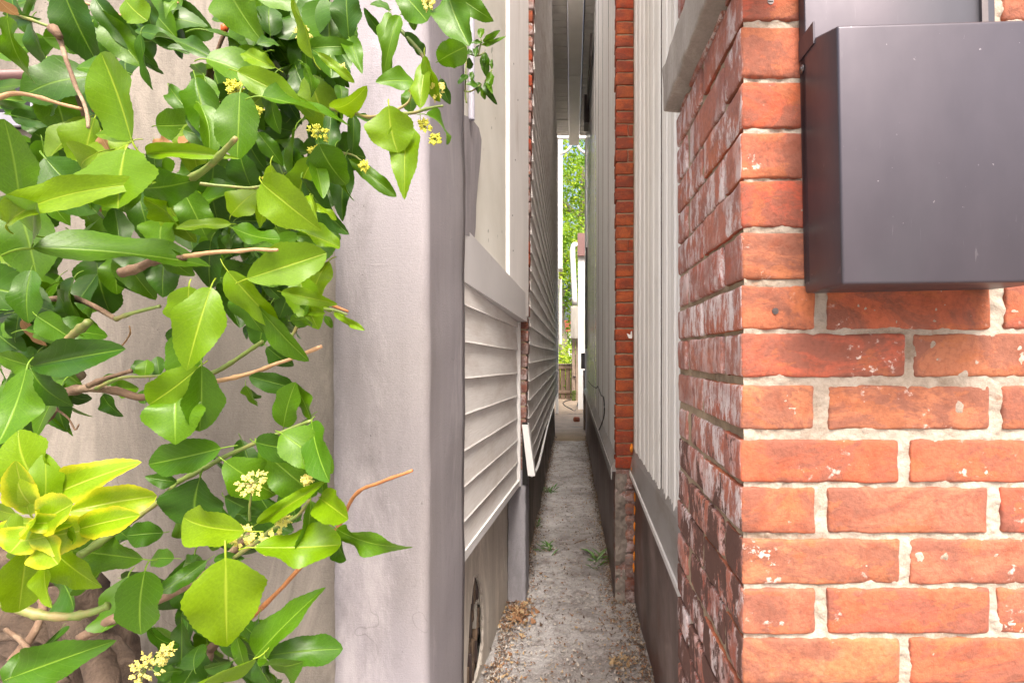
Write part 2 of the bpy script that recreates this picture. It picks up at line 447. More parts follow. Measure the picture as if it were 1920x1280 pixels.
M['wood_board'] = plain('grey_board', (.42, .40, .36), .85, .3, 9, .002, 80, (1, 1, .15), 0, (.24, .21, .18), .56, 6)
M['moss'] = plain('moss', (.10, .13, .03), 1, .5, 40, .004, 90)
M['rubber'] = plain('black_rubber', (.02, .02, .022), .45, .2, 40, 0)
M['maroon'] = plain('maroon_metal', (.20, .105, .10), .5, .15, 8, 0)
M['brown_metal'] = plain('dark_brown_metal', (.055, .035, .032), .5, .2, 8, 0)
M['grey_plastic'] = plain('grey_meter_plastic', (.20, .20, .20), .5, .2, 8, 0)
M['pipe_purple'] = plain('grey_lilac_pipe', (.45, .44, .52), .45, .1, 6, 0)
M['orange_foam'] = plain('orange_foam', (.85, .27, .02), .8, .2, 60, .002, 120)
M['soffit'] = plain('soffit_paint', (.80, .77, .72), .6, .15, 6, .0006, 60)
M['gutter'] = plain('cream_gutter', (.80, .77, .71), .5, .1, 4, 0)
M['shingle'] = plain('roof_shingle', (.13, .12, .12), .9, .4, 30, .003, 60)
M['bark_far'] = plain('pale_tree_bark', (.30, .26, .20), .9, .5, 4, .02, 14, (1, 1, .3), 0, (.13, .12, .07), .55, 2)
m = NT('tree_foliage')
col = m.ramp(m.noise(1.2, 5, .6, None, 0, m.geo.outputs['Position']), [(.38, (.07, .19, .008)), (.5, (.22, .38, .014)), (.62, (.44, .54, .03))])  # yellow sunlit highlights painted into the foliage colour in random clumps
m.base(col); m.rough(.5)
tr = m.t.nodes.new('ShaderNodeBsdfTranslucent'); m.l(col, tr.inputs[0])
mx = m.t.nodes.new('ShaderNodeMixShader'); mx.inputs[0].default_value = .45
m.l(m.p.outputs[0], mx.inputs[1]); m.l(tr.outputs[0], mx.inputs[2]); m.l(mx.outputs[0], m.out.inputs[0])
M['foliage'] = m.mat

# ------------------------------------------------------------------ the ground
def grid(name, x0, x1, y0, y1, z, nx, ny, mat, amp=0, fr=3, kind=None, parent=None):
    V = []; F = []
    for j in range(ny+1):
        for i in range(nx+1):
            x = x0 + (x1-x0)*i/nx; y = y0 + (y1-y0)*j/ny
            V.append((x, y, z + (noise.noise(Vector((x*fr, y*fr, z))) * amp if amp else 0)))
    for j in range(ny):
        for i in range(nx):
            a = j*(nx+1)+i; F.append((a, a+1, a+nx+2, a+nx+1))
    o = mk(name, V, F, mat, parent, True)
    if kind: o['kind'] = kind
    return o
ground = grid('ground', -150, 150, -100, 250, -H - .03, 2, 2, M['soil'], kind='structure')
path = thing('path', (0, 2, -H - .025), None, None, kind='structure')
joints = [.2, 4.42, 5.35, 6.55, 8.3, 9.9, 12.0, 16.4]
for a, b in zip(joints[:-1], joints[1:]):
    far = a > 8
    nx_, ny_ = 26, max(6, int((b-a)*36)) if a < 6 else 14
    V = []; F = []; x0, x1 = -.55, .55
    tilt = random.uniform(-.006, .006)
    for j in range(ny_+1):
        for i in range(nx_+1):
            x = x0 + (x1-x0)*i/nx_; y = a + .006 + (b-a-.012)*j/ny_ + noise.noise(Vector((x*9, a, 0)))*.008*(1 if 0 < j < ny_ else 1)
            z = -H + tilt*x*3 + noise.noise(Vector((x*5, y*5, 1)))*.010 + noise.noise(Vector((x*19, y*19, 3)))*.005
            if j in (0, ny_) or i in (0, nx_): z -= .02
            V.append((x, y, z))
    for j in range(ny_):
        for i in range(nx_):
            q = j*(nx_+1)+i; F.append((q, q+1, q+nx_+2, q+nx_+1))
    mk('slab', V, F, M['path_far'] if far else M['path'], path, True)
grid('pavement', -6, 6, -8, .2, -H - .012, 20, 20, M['path'], .006, 2, 'structure')
grid('yard', -12, 12, 9.6, 40, -H - .02, 30, 30, M['soil'], .02, 1, 'structure')

# ------------------------------------------------------------------ LEFT HOUSE
LH = thing('house', (-1.5, 1.3, -H), 'pale rendered and sided house with a grey stucco corner on the left of the alley', 'house')
# bulk of the house behind its faces
b = MB(); b.box((-7, 1.33, -H-.1), (-.56, 9.05, 3.95)); b.box((-.57, 3.0, -H-.1), (-.30, 9.05, 3.95)); b.box((-.57, 1.62, .1), (-.42, 3.02, 3.95))
b.obj('core_wall', M['foundation'], LH)
# beige rendered front
V = []; F = []
nx_, nz_ = 50, 70
for k in range(nz_+1):
    for i in range(nx_+1):
        x = -3.0 + (3.0-.525)*i/nx_; z = -H - .05 + (H+3.5)*k/nz_
        V.append((x, 1.245 + noise.noise(Vector((x*3, z*3, 5)))*.006, z))
for k in range(nz_):
    for i in range(nx_):
        q = k*(nx_+1)+i; F.append((q, q+1, q+nx_+2, q+nx_+1))
mk('rendered_wall', V, F, M['beige'], LH, True)
# grey stucco corner: front, rounded corner, side
prof = [(-.543, 1.26), (-.5415, 1.218), (-.538, 1.211)]
for i in range(1, 8): prof.append((-.538 + (.538-.348)*i/8, 1.209 + .001*math.sin(i*1.7)))
for i in range(9):
    a = math.pi/2 * i/8; prof.append((-.348 + .022*math.sin(a), 1.209 + .022*(1-math.cos(a))))
for i in range(1, 9): prof.append((-.326 + .003*i/8, 1.231 + .38*i/8))
prof.append((-.36, 1.612))
V = []; F = []; nz_ = 160
for k in range(nz_+1):
    z = -H - .05 + (H+3.5)*k/nz_
    for i, (x, y) in enumerate(prof):
        q = noise.noise_vector(Vector((x*7, y*7, z*5))) * .004 + noise.noise_vector(Vector((x*25, y*25, z*18)))*.0012
        e = noise.noise(Vector((3, i if i < 2 else 9, z*14)))*.004 + noise.noise(Vector((3, 0, z*45)))*.002 if i < 3 else 0
        V.append((x + q.x + e, y + q.y, z))
n_ = len(prof)
for k in range(nz_):
    for i in range(n_-1):
        q = k*n_+i; F.append((q, q+1, q+n_+1, q+n_))
mk('stucco_corner', V, F, M['pillar'], LH, True)
# the wall line of the narrow bay: X as a function of distance
def wx(d): return -.331 + (d - 1.6) * .0375
def fx(d): return -(.4715 - .0447*d)

# cream stucco above the trim
b = MB(); V = []; F = []
ny_, nz_ = 14, 50
for k in range(nz_+1):
    for i in range(ny_+1):
        d = 1.6 + (2.56-1.6)*i/ny_; z = .2 + 3.5*k/nz_
        V.append((wx(d) - .004 + noise.noise(Vector((d*4, z*4, 2)))*.002, d, z))
for k in range(nz_):
    for i in range(ny_):
        q = k*(ny_+1)+i; F.append((q, q+1, q+ny_+2, q+ny_+1))
mk('cream_wall', V, F, M['cream'], LH, True)
# cement smear at the corner
edge = [(868, 215), (884, 222), (898, 240), (903, 262), (901, 300), (896, 345), (893, 385), (892, 425), (890, 445), (866, 440)]
def on_w(x, y, off=0):
    o = (1072-x)/1000; d = (.391-off)/(o+.0375)
    return Vector((wx(d)+off, d, (665-y)/1000*d))
vs = [on_w(x, y, .005) for x, y in edge]; vb = [on_w(x, y, -.004) for x, y in edge]
n_ = len(vs)
mk('cement_patch', vs+vb, [tuple(range(n_))] + [(i, (i+1) % n_, n_+(i+1) % n_, n_+i) for i in range(n_)], M['patch'], LH)
# white corner board
b = MB(); x0, d0, x1, d1 = -.2845, 2.45, -.229, 2.835
b.hexa([(x0, d0, .20), (x1, d1, .20), (x1, d1, 3.7), (x0, d0, 3.7)], [(x0-.03, d0, .20), (x1-.05, d1, .20), (x1-.05, d1, 3.7), (x0-.03, d0, 3.7)])
o = b.obj('corner_board', M['white_paint'], LH)
md = o.modifiers.new('b', 'BEVEL'); md.width = .004; md.segments = 2
for (x, y) in ((971, 188), (963, 120), (966, 300), (961, 404), (962, 470)):     # nail heads
    o_ = (1072-x)/1000; t_ = (x0*-1 - o_*d0)/(o_*(d1-d0) + (x1-x0)); dd = d0 + (d1-d0)*t_; xx = x0 + (x1-x0)*t_
    b = MB(); b.tube([(xx-.001, dd, (665-y)/1000*dd), (xx+.0015, dd, (665-y)/1000*dd)], .004, 8); b.obj('nail_head', M['screw'], LH)
# grey-white trim band
zt0, zb0, zt1, zb1 = .392, .2235, .316, .174
A0, A1 = (-.3285, 1.612), (-.235, 2.82)
b = MB()
N = 10
for i in range(N):
    t0, t1 = i/N, (i+1)/N
    def pt(t, top, inn):
        x = A0[0] + (A1[0]-A0[0])*t; y = A0[1] + (A1[1]-A0[1])*t
        z = (zt0 + (zt1-zt0)*t) if top else (zb0 + (zb1-zb0)*t)
        if inn: x = -.40; z += .03 if top else 0
        return (x, y, z)
    b.hexa([pt(t0,0,0), pt(t1,0,0), pt(t1,1,0), pt(t0,1,0)], [pt(t0,0,1), pt(t1,0,1), pt(t1,1,1), pt(t0,1,1)])
b.obj('trim_band', M['trim'], LH)
# lap siding of the narrow bay, board by board
def lap_board(zb, zt, line, out=.014, seed=0, sag=0, y0=None, y1=None, n=12, name='siding_board', parent=LH, mat=None, thick=.012):
    """line(t, z) -> (x, y) on the wall; the board's foot stands proud by out"""
    V = []; F = []
    prof = [(0, 0.0), (1, 0.0), (.92, .008), (.80, .05), (.45, .5), (.12, .93), (.0, 1.0)]
    for i in range(n+1):
        t = i/n
        for (o, h) in prof:
            zbt = zb(t) if callable(zb) else zb; ztt = zt(t) if callable(zt) else zt
            z = zbt + (ztt-zbt)*h
            x, y = line(t, z)
            wob = noise.noise(Vector((t*5+seed, z*2, seed)))*.0012
            V.append((x + o*out + wob, y, z + noise.noise(Vector((t*4, seed*3.3, 1)))*.0014))
    k = len(prof)
    for i in range(n):
        for j in range(k-1):
            q = i*k+j; F.append((q, q+k, q+k+1, q+1))
    F.append(tuple(range(k))[::-1]); F.append(tuple(n*k + j for j in range(k)))
    return mk(name, V, F, mat or M['vinyl'], parent, False)
def bayline(t, z):
    d = 1.612 + (2.80-1.612)*t; return (wx(d) - .008, d)
P_ = .1115
for i in range(8):
    zb = lambda t, i=i: (-.612 - .062*t) + i*(.105 + .0006*i) + (i*.0075)*t
    zt = lambda t, i=i: (-.612 - .062*t) + (i+1)*(.105 + .0006*(i+1)) + ((i+1)*.0075)*t + .006
    lap_board(zb, zt, bayline, .013, 40+i)
# bottom starter trim and side channel of that siding
b = MB()
p0, p1 = Vector((wx(1.615)+.006, 1.615, -.627)), Vector((wx(2.80)+.013, 2.80, -.686))
b.hexa([p0, p1, p1+Vector((0,0,.03)), p0+Vector((0,0,.03))], [p0+Vector((-.03,0,0)), p1+Vector((-.03,0,0)), p1+Vector((-.03,0,.03)), p0+Vector((-.03,0,.03))])
b.obj('starter_trim', M['vinyl_trim'], LH)
b = MB(); b.box((wx(2.8)-.02, 2.80, -.690), (wx(2.8)+.016, 2.822, .172)); b.obj('side_channel', M['vinyl_trim'], LH)
# rendered foundation with a broken opening
def hole(d):
    c, w = 2.085, .165
    t = (d-c)/w
    if abs(t) >= 1: return None
    j = noise.noise(Vector((d*30, 0, 0)))*.03
    top = -.87 - .30*(1-math.sqrt(max(0, 1-t*t)))**1.0 - (.20*max(0, -t)**1.5) + j*.6
    bot = -1.285 + .10*abs(t)**3 + j*.3
    if top - bot < .02: return None
    return top, bot
V = []; F = []; ds = [1.5 + i*.0125 for i in range(int(1.40/.0125)+1)]
TH = .012
def fnd_z0(d): return -.58
for a, c in zip(ds[:-1], ds[1:]):
    ha, hc = hole(a), hole(c)
    segs = []
    if ha and hc: segs = [((-.58, ha[0]), (-.58, hc[0])), ((ha[1], -H-.03), (hc[1], -H-.03))]
    else: segs = [((-.58, -H-.03), (-.58, -H-.03))]
    for (sa, sc_) in segs:
        n_ = 10
        def w(d, z, o): return Vector((fx(d) - o + noise.noise(Vector((d*4, z*4, 0)))*.004, d, z))
        bidx = len(V)
        for o in (0, TH):
            for k in range(n_+1):
                V.append(w(a, sa[0] + (sa[1]-sa[0])*k/n_, o)); V.append(w(c, sc_[0] + (sc_[1]-sc_[0])*k/n_, o))
        for k in range(n_):
            q = bidx + k*2; F.append((q, q+1, q+3, q+2))
            q2 = q + 2*(n_+1); F.append((q2, q2+2, q2+3, q2+1))
        e = bidx + 2*n_; e2 = e + 2*(n_+1); F.append((e, e+1, e2+1, e2))
        s0 = bidx; s2 = s0 + 2*(n_+1); F.append((s0, s2, s2+1, s0+1))
    if bool(ha) != bool(hc):
        h_ = ha or hc; dd = c if ha else a
        F_ = [Vector((fx(dd), dd, h_[0])), Vector((fx(dd), dd, h_[1])), Vector((fx(dd)-TH, dd, h_[1])), Vector((fx(dd)-TH, dd, h_[0]))]
        bi = len(V); V += F_; F.append((bi, bi+1, bi+2, bi+3))
fo = mk('foundation', V, F, M['foundation'], LH)
# crumbled pale rim of the opening
b = MB(); pts = []
for i in range(60):
    d = 2.085 + .163*math.cos(math.pi*(1-i/59)) if True else 0
    h_ = hole(d)
    if h_ and d > 2.02: pts.append(Vector((fx(d)-.004, d, h_[0])))
h_ = hole(2.24)
if h_:
    for k in range(1, 14): pts.append(Vector((fx(2.246)-.004, 2.246 - .05*(k/13)**3, h_[0] + (-1.28-h_[0])*k/13)))
rad = [.004 + .003*random.random() for _ in pts]
b.tube([p + Vector((0, random.uniform(-.004,.004), random.uniform(-.004,.004))) for p in pts], rad, 6)
b.obj('broken_rim', M['litter_c'], LH)
b = MB(); b.box((-.52, 1.85, -H-.02), (-.47, 2.40, -.6)); b.obj('opening_shade_block', M['black'], LH)  # solid black slab, painted darkness behind the opening
for i in range(60):      # splintered lath and rubble inside the opening
    d = 1.955 + random.random()*.28; z = -1.30 + random.random()*.42
    h_ = hole(d)
    if not h_ or z > h_[0]+.02: continue
    L = random.uniform(.05, .13); w_ = random.uniform(.012, .03)
    a = Vector((fx(d) - TH - .016 - random.random()*.012, d, z))
    rblock('rubble_piece', a, a + Vector((random.uniform(.010, .02), w_, L)), random.choice([M['wood_board'], M['root'], M['root'], M['wood_brown'], M['brown_metal']]), LH, .004, .05, .003, i)
# lower grey-painted pier under the siding's end
rblock('painted_pier', (-.341, 2.835, -H-.02), (-.244, 3.05, -.615), M['grey_pier'], LH, .010, .02, .004, 5)
# brick corner beyond it (seen edge-on), behind the boards
lean = lambda z: -.2365 + .0165*z
b = MB(); b.hexa([(lean(-.62)-.11, 2.855, -.62), (lean(-.62)-.010, 2.855, -.62), (lean(3.7)-.010, 2.855, 3.7), (lean(3.7)-.11, 2.855, 3.7)],
                 [(lean(-.62)-.11, 2.95, -.62), (lean(-.62)-.010, 2.95, -.62), (lean(3.7)-.010, 2.95, 3.7), (lean(3.7)-.11, 2.95, 3.7)])
LP = b.obj('brick_pier', M['mortar_tan'], LH)
z = -.612; i = 0
while z < 3.7:
    w_ = random.uniform(.0585, .0605)
    xr = lean(z) + random.uniform(-.004, .004)
    rblock('brick', (xr-.105, 2.848 + random.uniform(0, .004), z), (xr, 2.95, z+w_), M['brick_dull'] if (z < .45) else random.choice([M['brick_pier'], M['brick_dull']]), LP, .005, .03, .002, i+200)
    z += .0683; i += 1
# long lap siding down the alley
def longline(t, z):
    d = 2.955 + (9.15-2.955)*t**1.0
    return (-.2365 + (-.2500+.2365)*t + .0165*z*(1-t) - .006, d)
P2 = .1016; nb = 43
for i in range(nb):
    z0 = -.655 + i*P2
    def zb(t, z0=z0, i=i):
        warp = -.020*math.exp(-((t-.12)/.10)**2)*max(0, 1-i/5)
        return z0 + warp
    def zt(t, z0=z0, i=i):
        warp = -.020*math.exp(-((t-.12)/.10)**2)*max(0, 1-(i+1)/5)
        return z0 + P2 + .004 + warp
    lap_board(zb, zt, longline, .013, 90+i, n=26)
b = MB()
b.tube(smooth_path([(-.222, 2.96, -.67), (-.214, 3.3, -.70), (-.214, 3.8, -.69), (-.222, 4.6, -.672), (-.232, 6, -.668), (-.236, 9.1, -.665)]), .008, 8)
b.obj('starter_trim', M['vinyl_trim'], LH)
b = MB(); b.box((-.262, 9.15, -.67), (-.235, 9.20, 3.7)); b.obj('corner_post', M['vinyl_trim'], LH)
# foundation under it
V = []; F = []
for i in range(41):
    d = 3.05 + (8.75-3.05)*i/40
    for k in range(7):
        z = -H - .03 + (.70)*k/6
        V.append((-.292 + noise.noise(Vector((d*2.5, z*3, 8)))*.014 + (.02 if k == 0 else 0), d, z))
for i in range(40):
    for k in range(6):
        q = i*7+k; F.append((q, q+7, q+8, q+1))
q = 40*7
V += [(-.60, 8.76, -H-.03), (-.60, 8.76, -.62)]
F.append((q, len(V)-2, len(V)-1, q+6))
M['foundation_dark'] = stucco('dark_foundation', (.28, .235, .20), (.11, .09, .075), 200, True, 1.0)  # darker render tone for the foundation under the long siding
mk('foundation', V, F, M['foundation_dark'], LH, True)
# loose bent corner strip and a black block painted for the gap's shade
b = MB()
a0, a1 = P(983, 796, 2.82), P(1000, 892, 2.78)
b.hexa([a0 + Vector((-.012,0,0)), a0 + Vector((.014,0,0)), a1 + Vector((.004,0,0)), a1 + Vector((-.028,0,0))],
       [a0 + Vector((-.012,.02,0)), a0 + Vector((.022,.03,0)), a1 + Vector((.006,.03,0)), a1 + Vector((-.028,.02,0))])
a2 = a0 + Vector((.014, 0, 0)); a3 = a1 + Vector((.004, 0, 0))
b.hexa([a2, a2 + Vector((.005, 0, 0)), a3 + Vector((.005, 0, 0)), a3], [a2 + Vector((0,.08,0)), a2 + Vector((.005,.08,0)), a3 + Vector((.005,.08,0)), a3 + Vector((0,.08,0))])
tag(b.obj('loose_strip', M['vinyl_trim'], LH), 'loose white siding end strip hanging from the corner')
b = MB(); b.box((-.262, 2.828, -.69), (-.235, 2.845, -.36)); b.obj('gap_shade_block', M['black'], LH)
# soffit planks, fascia gutter
so = MB()
def planks(x0, x1, ya, yb, z, parent, mat, seed):
    y = ya; k = 0
    while y < yb - .05:
        w_ = .128
        b = MB(); b.box((x0, y+.004, z + random.uniform(-.002, .002)), (x1, y+w_-.006, z+.02))
        b.obj('soffit_board', mat, parent); y += w_; k += 1
planks(-.255, -.058, 5.3, 9.3, 3.80, LH, M['soffit'], 1)
b = MB(); b.box((-7, 1.3, 3.83), (-.30, 9.3, 3.90)); b.box((-.31, 5.3, 3.831), (-.05, 9.3, 3.90)); b.obj('eave_board', M['brown_metal'], LH)
b = MB(); b.box((-.055, 5.3, 3.76), (-.046, 9.32, 3.90)); b.obj('fascia', M['gutter'], LH)
b = MB()
for (ya, yb) in ((5.3, 7.12), (7.13, 9.5)):
    b.box((-.043, ya, 3.73 if ya < 5 else 3.728), (.128, yb, 3.86))
b.obj('gutter', M['gutter'], LH)
# roof
b = MB(); b.hexa([(-.32, 1.0, 3.92), (-.32, 9.4, 3.92), (-.32, 9.4, 3.96), (-.32, 1.0, 3.96)], [(-3.6, 1.0, 4.5), (-3.6, 9.4, 4.5), (-3.6, 9.4, 4.54), (-3.6, 1.0, 4.54)])
b.hexa([(-3.6, 1.0, 4.5), (-3.6, 9.4, 4.5), (-3.6, 9.4, 4.54), (-3.6, 1.0, 4.54)], [(-7.2, 1.0, 3.92), (-7.2, 9.4, 3.92), (-7.2, 9.4, 3.96), (-7.2, 1.0, 3.96)])
b.obj('roof', M['shingle'], LH)
# slim lilac pipe on the cream wall
b = MB(); p = on_w(884, 225, .012); b.tube([(p.x, p.y, p.z - .0), (p.x, p.y, 3.6)], .010, 12)
b.obj('wall_pipe', M['pipe_purple'], LH)

# rear bay, sunlit white, beyond the left house
RB = thing('rear_porch', (-.9, 12.5, -H), 'bright white upper porch of the left house past the siding\'s far end', 'porch')
b = MB(); b.box((-3, 12.0, 1.94), (-.215, 12.5, 6.6)); b.obj('upper_wall', M['bright_white'], RB)
b = MB(); b.box((-.29, 12.4, .25), (-.225, 12.46, 1.76)); b.obj('post', M['bright_white'], RB)
b = MB(); b.box((-.36, 12.0, -H), (-.30, 12.06, 1.94)); b.obj('post', M['bright_white'], RB)

# ------------------------------------------------------------------ RIGHT HOUSE
RH = thing('house', (1.5, .8, -H), 'red brick fronted house with white fluted metal siding right of the alley', 'house')
K = .7 / 1000
XC = 318 * K                                   # the brick corner
rows = [(50, 146), (152, 240), (248, 335), (339, 426), (435, 523), (535, 618), (625, 707), (723, 805), (824, 905), (914, 1000), (1011, 1096), (1103, 1189), (1197, 1283)]
zr = [((665-b_)*K, (665-a_)*K) for a_, b_ in rows]
types = ['S' if i % 2 == 0 else 'H' for i in range(13)]
types = {i: ('H' if i % 2 == 1 else 'S') for i in range(13)}  # rows 5,7,9,11 begin with a short brick
top = [((665-(50-96.5*j-12))*K, (665-(50-96.5*j-96))*K, j) for j in range(0, 8)]
allrows = []
for (za, zb_, j) in top: allrows.append((za, zb_, 'H' if j % 2 == 0 else 'S'))
for i, (za, zb_) in enumerate(zr): allrows.append((za, zb_, types[i]))
z = zr[-1][0] - .009
i = 13
while z > -H - .02:
    allrows.append((z - .0585, z, 'H' if i % 2 == 1 else 'S')); z -= .0676; i += 1
D_END = 1.136
wall_front = MB(); wall_front.box((XC+.010, .710, -H-.03), (1.05, D_END-.016, 1.05)); BW = wall_front.obj('brick_wall', M['mortar'], RH)
FR = {5: ([(1393, 1530), (1552, 1860), (1885, 2190)]), 6: ([(1393, 1700), (1713, 2020), (2040, 2345)]), 7: ([(1393, 1528), (1555, 1858), (1880, 2185)]),
      8: ([(1393, 1686), (1708, 2010), (2032, 2335)]), 9: ([(1393, 1530), (1552, 1853), (1878, 2180)]), 10: ([(1393, 1689), (1708, 2010), (2030, 2335)]),
      11: ([(1393, 1531), (1552, 1858), (1873, 2175)]), 12: ([(1393, 1690), (1707, 2005), (2030, 2335)])}
D_END = 1.136
for r_i, (za, zb_, ty) in enumerate(allrows):
    idx = r_i - 8
    near = -3 < idx < 15
    if idx in FR: fr = FR[idx]
    else:
        j = random.uniform(-4, 4)
        fr = [(1393, 1530+j), (1553+j, 1856), (1880, 2185)] if ty == 'H' else [(1393, 1690+j), (1710+j, 2012), (2034, 2335)]
    st = .010 if near else .06
    for n_, (xa, xb) in enumerate(fr):
        x0 = (xa-1072-2)*K if n_ == 0 else (xa-1072)*K; x1 = (xb-1072)*K
        yf = .700 + random.uniform(-.0008, .0012)
        if n_ == 0:      # corner brick shows two faces
            de = .905 if ty == 'H' else .780
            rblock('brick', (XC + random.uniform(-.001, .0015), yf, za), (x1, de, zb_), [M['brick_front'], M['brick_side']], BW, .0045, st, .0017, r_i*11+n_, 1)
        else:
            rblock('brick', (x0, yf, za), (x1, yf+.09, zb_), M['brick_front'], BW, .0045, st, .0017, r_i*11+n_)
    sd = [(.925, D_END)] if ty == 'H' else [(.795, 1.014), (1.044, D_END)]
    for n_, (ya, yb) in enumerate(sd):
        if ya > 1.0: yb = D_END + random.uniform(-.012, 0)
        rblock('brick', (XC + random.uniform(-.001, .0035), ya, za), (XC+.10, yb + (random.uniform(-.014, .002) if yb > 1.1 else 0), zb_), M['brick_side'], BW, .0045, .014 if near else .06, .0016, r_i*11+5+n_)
# mortar: uneven sheets just behind the brick faces
def sheet(name, org, U, Vv, nu, nv, push, amp, mat, parent, fr=60):
    VV = []; FF = []
    for j in range(nv+1):
        for i in range(nu+1):
            p = Vector(org) + Vector(U)*(i/nu) + Vector(Vv)*(j/nv)
            VV.append(p + Vector(push) * (noise.noise(p*fr)*amp + noise.noise(p*fr*3)*amp*.5))
    for j in range(nv):
        for i in range(nu):
            q = j*(nu+1)+i; FF.append((q, q+1, q+nu+2, q+nu+1))
    return mk(name, VV, FF, mat, parent, True)
sheet('mortar', (XC+.004, .7035, -.50), (.62, 0, 0), (0, 0, 1.02), 260, 420, (0, -1, 0), .0034, M['mortar'], BW)
sheet('mortar', (XC+.0065, .704, -.50), (0, D_END-.704-.012, 0), (0, 0, 1.02), 110, 240, (-1, 0, 0), .0025, M['mortar_tan'], BW)
b = MB(); b.box((XC+.002, .70, 1.05), (4.0, D_END, 3.8)); b.box((1.05, .705, -H-.03), (4.0, D_END, 1.05)); b.box((.43, D_END-.1, -H-.03), (7.0, 9.6, 3.95))
b.obj('core_wall', M['brick_dull'], RH)
# screws and dowels in the bricks
for (x, y) in ((1454, 583), (1445, 3)):
    p = P(x, y, .699); b = MB()
    b.tube([(p.x, .6985, p.z), (p.x, .702, p.z)], .0042, 14); b.box((p.x-.003, .6975, p.z-.0006), (p.x+.003, .699, p.z+.0006))
    b.obj('screw_head', M['screw'], RH)
# stone sill running along the return
b_ = rblock('stone_sill', (.193, .62, .512), (XC+.05, 1.13, .607), M['stone'], RH, .006, .02, .003, 77)
# near fluted siding
def flutes(name, X0, da, db, z0, z1, pitch, parent, mat, depth=.008, n=3, sgn=-1):
    """vertical metal panels, every panel with its flutes"""
    d = da; k = 0
    while d < db - .01:
        X = X0 + (.0025 if k % 2 else 0)
        pw = min(pitch*n, db-d); V = []; F = []; prof = []
        nn = max(1, int(round(pw/pitch)))
        for j in range(nn):
            s0 = d + pw*j/nn; w_ = pw/nn
            for (f, h) in ((0, 0), (.10, 0), (.16, 1.0), (.24, 1.0), (.30, 0), (.44, 0), (.50, .55), (.56, .55), (.62, 0), (.78, 0), (.82, .35), (.88, 0)):
                prof.append((s0 + w_*f, h*depth))
        prof.append((d+pw-.002, 0)); prof.append((d+pw-.002, -.006))
        nz = 12
        for kz in range(nz+1):
            z = z0 + (z1-z0)*kz/nz
            for (y, h) in prof:
                V.append((X + sgn*h + noise.noise(Vector((y*2, z*1.5, 4)))*.0025, y, z))
        n_ = len(prof)
        for kz in range(nz):
            for i in range(n_-1):
                q = kz*n_+i; F.append((q, q+n_, q+n_+1, q+1))
        mk(name, V, F, mat, parent); d += pw; k += 1
flutes('siding_panel', .33, 1.10, 2.846, -.50, 3.75, .145, RH, M['metal_siding'], .006, 3)
# grey sill flashing with its lip; dark board below
b = MB()
for i in range(12):
    a, c = 1.14 + (2.846-1.14)*i/12, 1.14 + (2.846-1.14)*(i+1)/12
    za = -.690 + .058*(a-1.6)/1.25; zc = -.690 + .058*(c-1.6)/1.25
    ta = -.475 - .035*(a-1.6)/1.25; tc_ = -.475 - .035*(c-1.6)/1.25
    b.hexa([(.311, a, za+.02), (.311, c, zc+.02), (.323, c, tc_-.03), (.323, a, ta-.03)], [(.345, a, za+.02), (.345, c, zc+.02), (.345, c, tc_+.03), (.345, a, ta+.03)])
    b.hexa([(.323, a, ta-.03), (.323, c, tc_-.03), (.336, c, tc_+.015), (.336, a, ta+.015)], [(.345, a, ta-.03), (.345, c, tc_-.03), (.345, c, tc_+.03), (.345, a, ta+.03)])
b.obj('sill_flashing', M['flashing'], RH)
b = MB()
b.hexa([(.305, 1.14, -.712), (.305, 2.84, -.634), (.305, 2.84, -.614), (.305, 1.14, -.690)], [(.318, 1.14, -.712), (.318, 2.84, -.634), (.318, 2.84, -.612), (.318, 1.14, -.688)])
b.obj('flashing_lip', M['vinyl_trim'], RH)
sheet('lower_board', (.335, 1.14, -H-.03), (0, 1.706, 0), (0, 0, .75), 60, 30, (-1, 0, 0), .004, M['dark_board'], RH, 6)
# brick pier between the two lengths of siding
b = MB(); b.box((.2435, 2.858, -.61), (.345, 3.0, 3.75)); BP = b.obj('brick_pier', M['mortar_tan'], RH)
z = -.606; i = 0
while z < 3.72:
    hh = random.uniform(.0600, .0622); dx = random.uniform(-.003, .003)
    split = i in (17, 24, 26)
    if split:
        rblock('brick', (.2365+dx, 2.850, z), (.300, 2.945, z+hh), M['brick_pier'], BP, .005, .02, .0018, 400+i)
        rblock('brick', (.303, 2.854, z), (.328, 2.945, z+hh), M['brick_pier'], BP, .004, .02, .0018, 430+i)
    else:
        rblock('brick', (.2365+dx, 2.850 + random.uniform(0, .004), z), (.331, 2.945, z+hh), M['brick_pier'], BP, .005, .02, .0018, 400+i)
    z += .0683; i += 1
# lower part of the pier: lumpy render over old brick
sheet('pier_render', (.232, 2.846, -H-.03), (.062, 0, 0), (0, 0, .715), 16, 90, (0, -1, 0), .016, M['pier_render'], RH, 22)
b = MB(); b.box((.236, 2.852, -H-.03), (.343, 3.0, -.612)); b.obj('pier_core', M['brick_dull'], RH)
z = -H
while z < -.66:
    rblock('brick', (.286, 2.842, z), (.336, 2.88, z+.056), M['brick_dull'], RH, .005, .02, .003, int(z*999))
    z += .0672
b = MB()                                          # orange foam squeezed out of the joint
for (x, y) in ((1184, 838), (1186, 880), (1190, 930), (1190, 955), (1190, 985), (1189, 1010), (1189, 1040), (1188, 1062)):
    p = P(x, y, 2.80); zz = [p + Vector((random.uniform(-.002,.002), 0, dz)) for dz in (-.028, -.012, .004, .02)]
    b = MB(); b.tube(zz, [.003, .009 if y < 900 else .005, .008 if y < 900 else .006, .002], 7)
    b.obj('foam_bead', M['orange_foam'], RH, True)
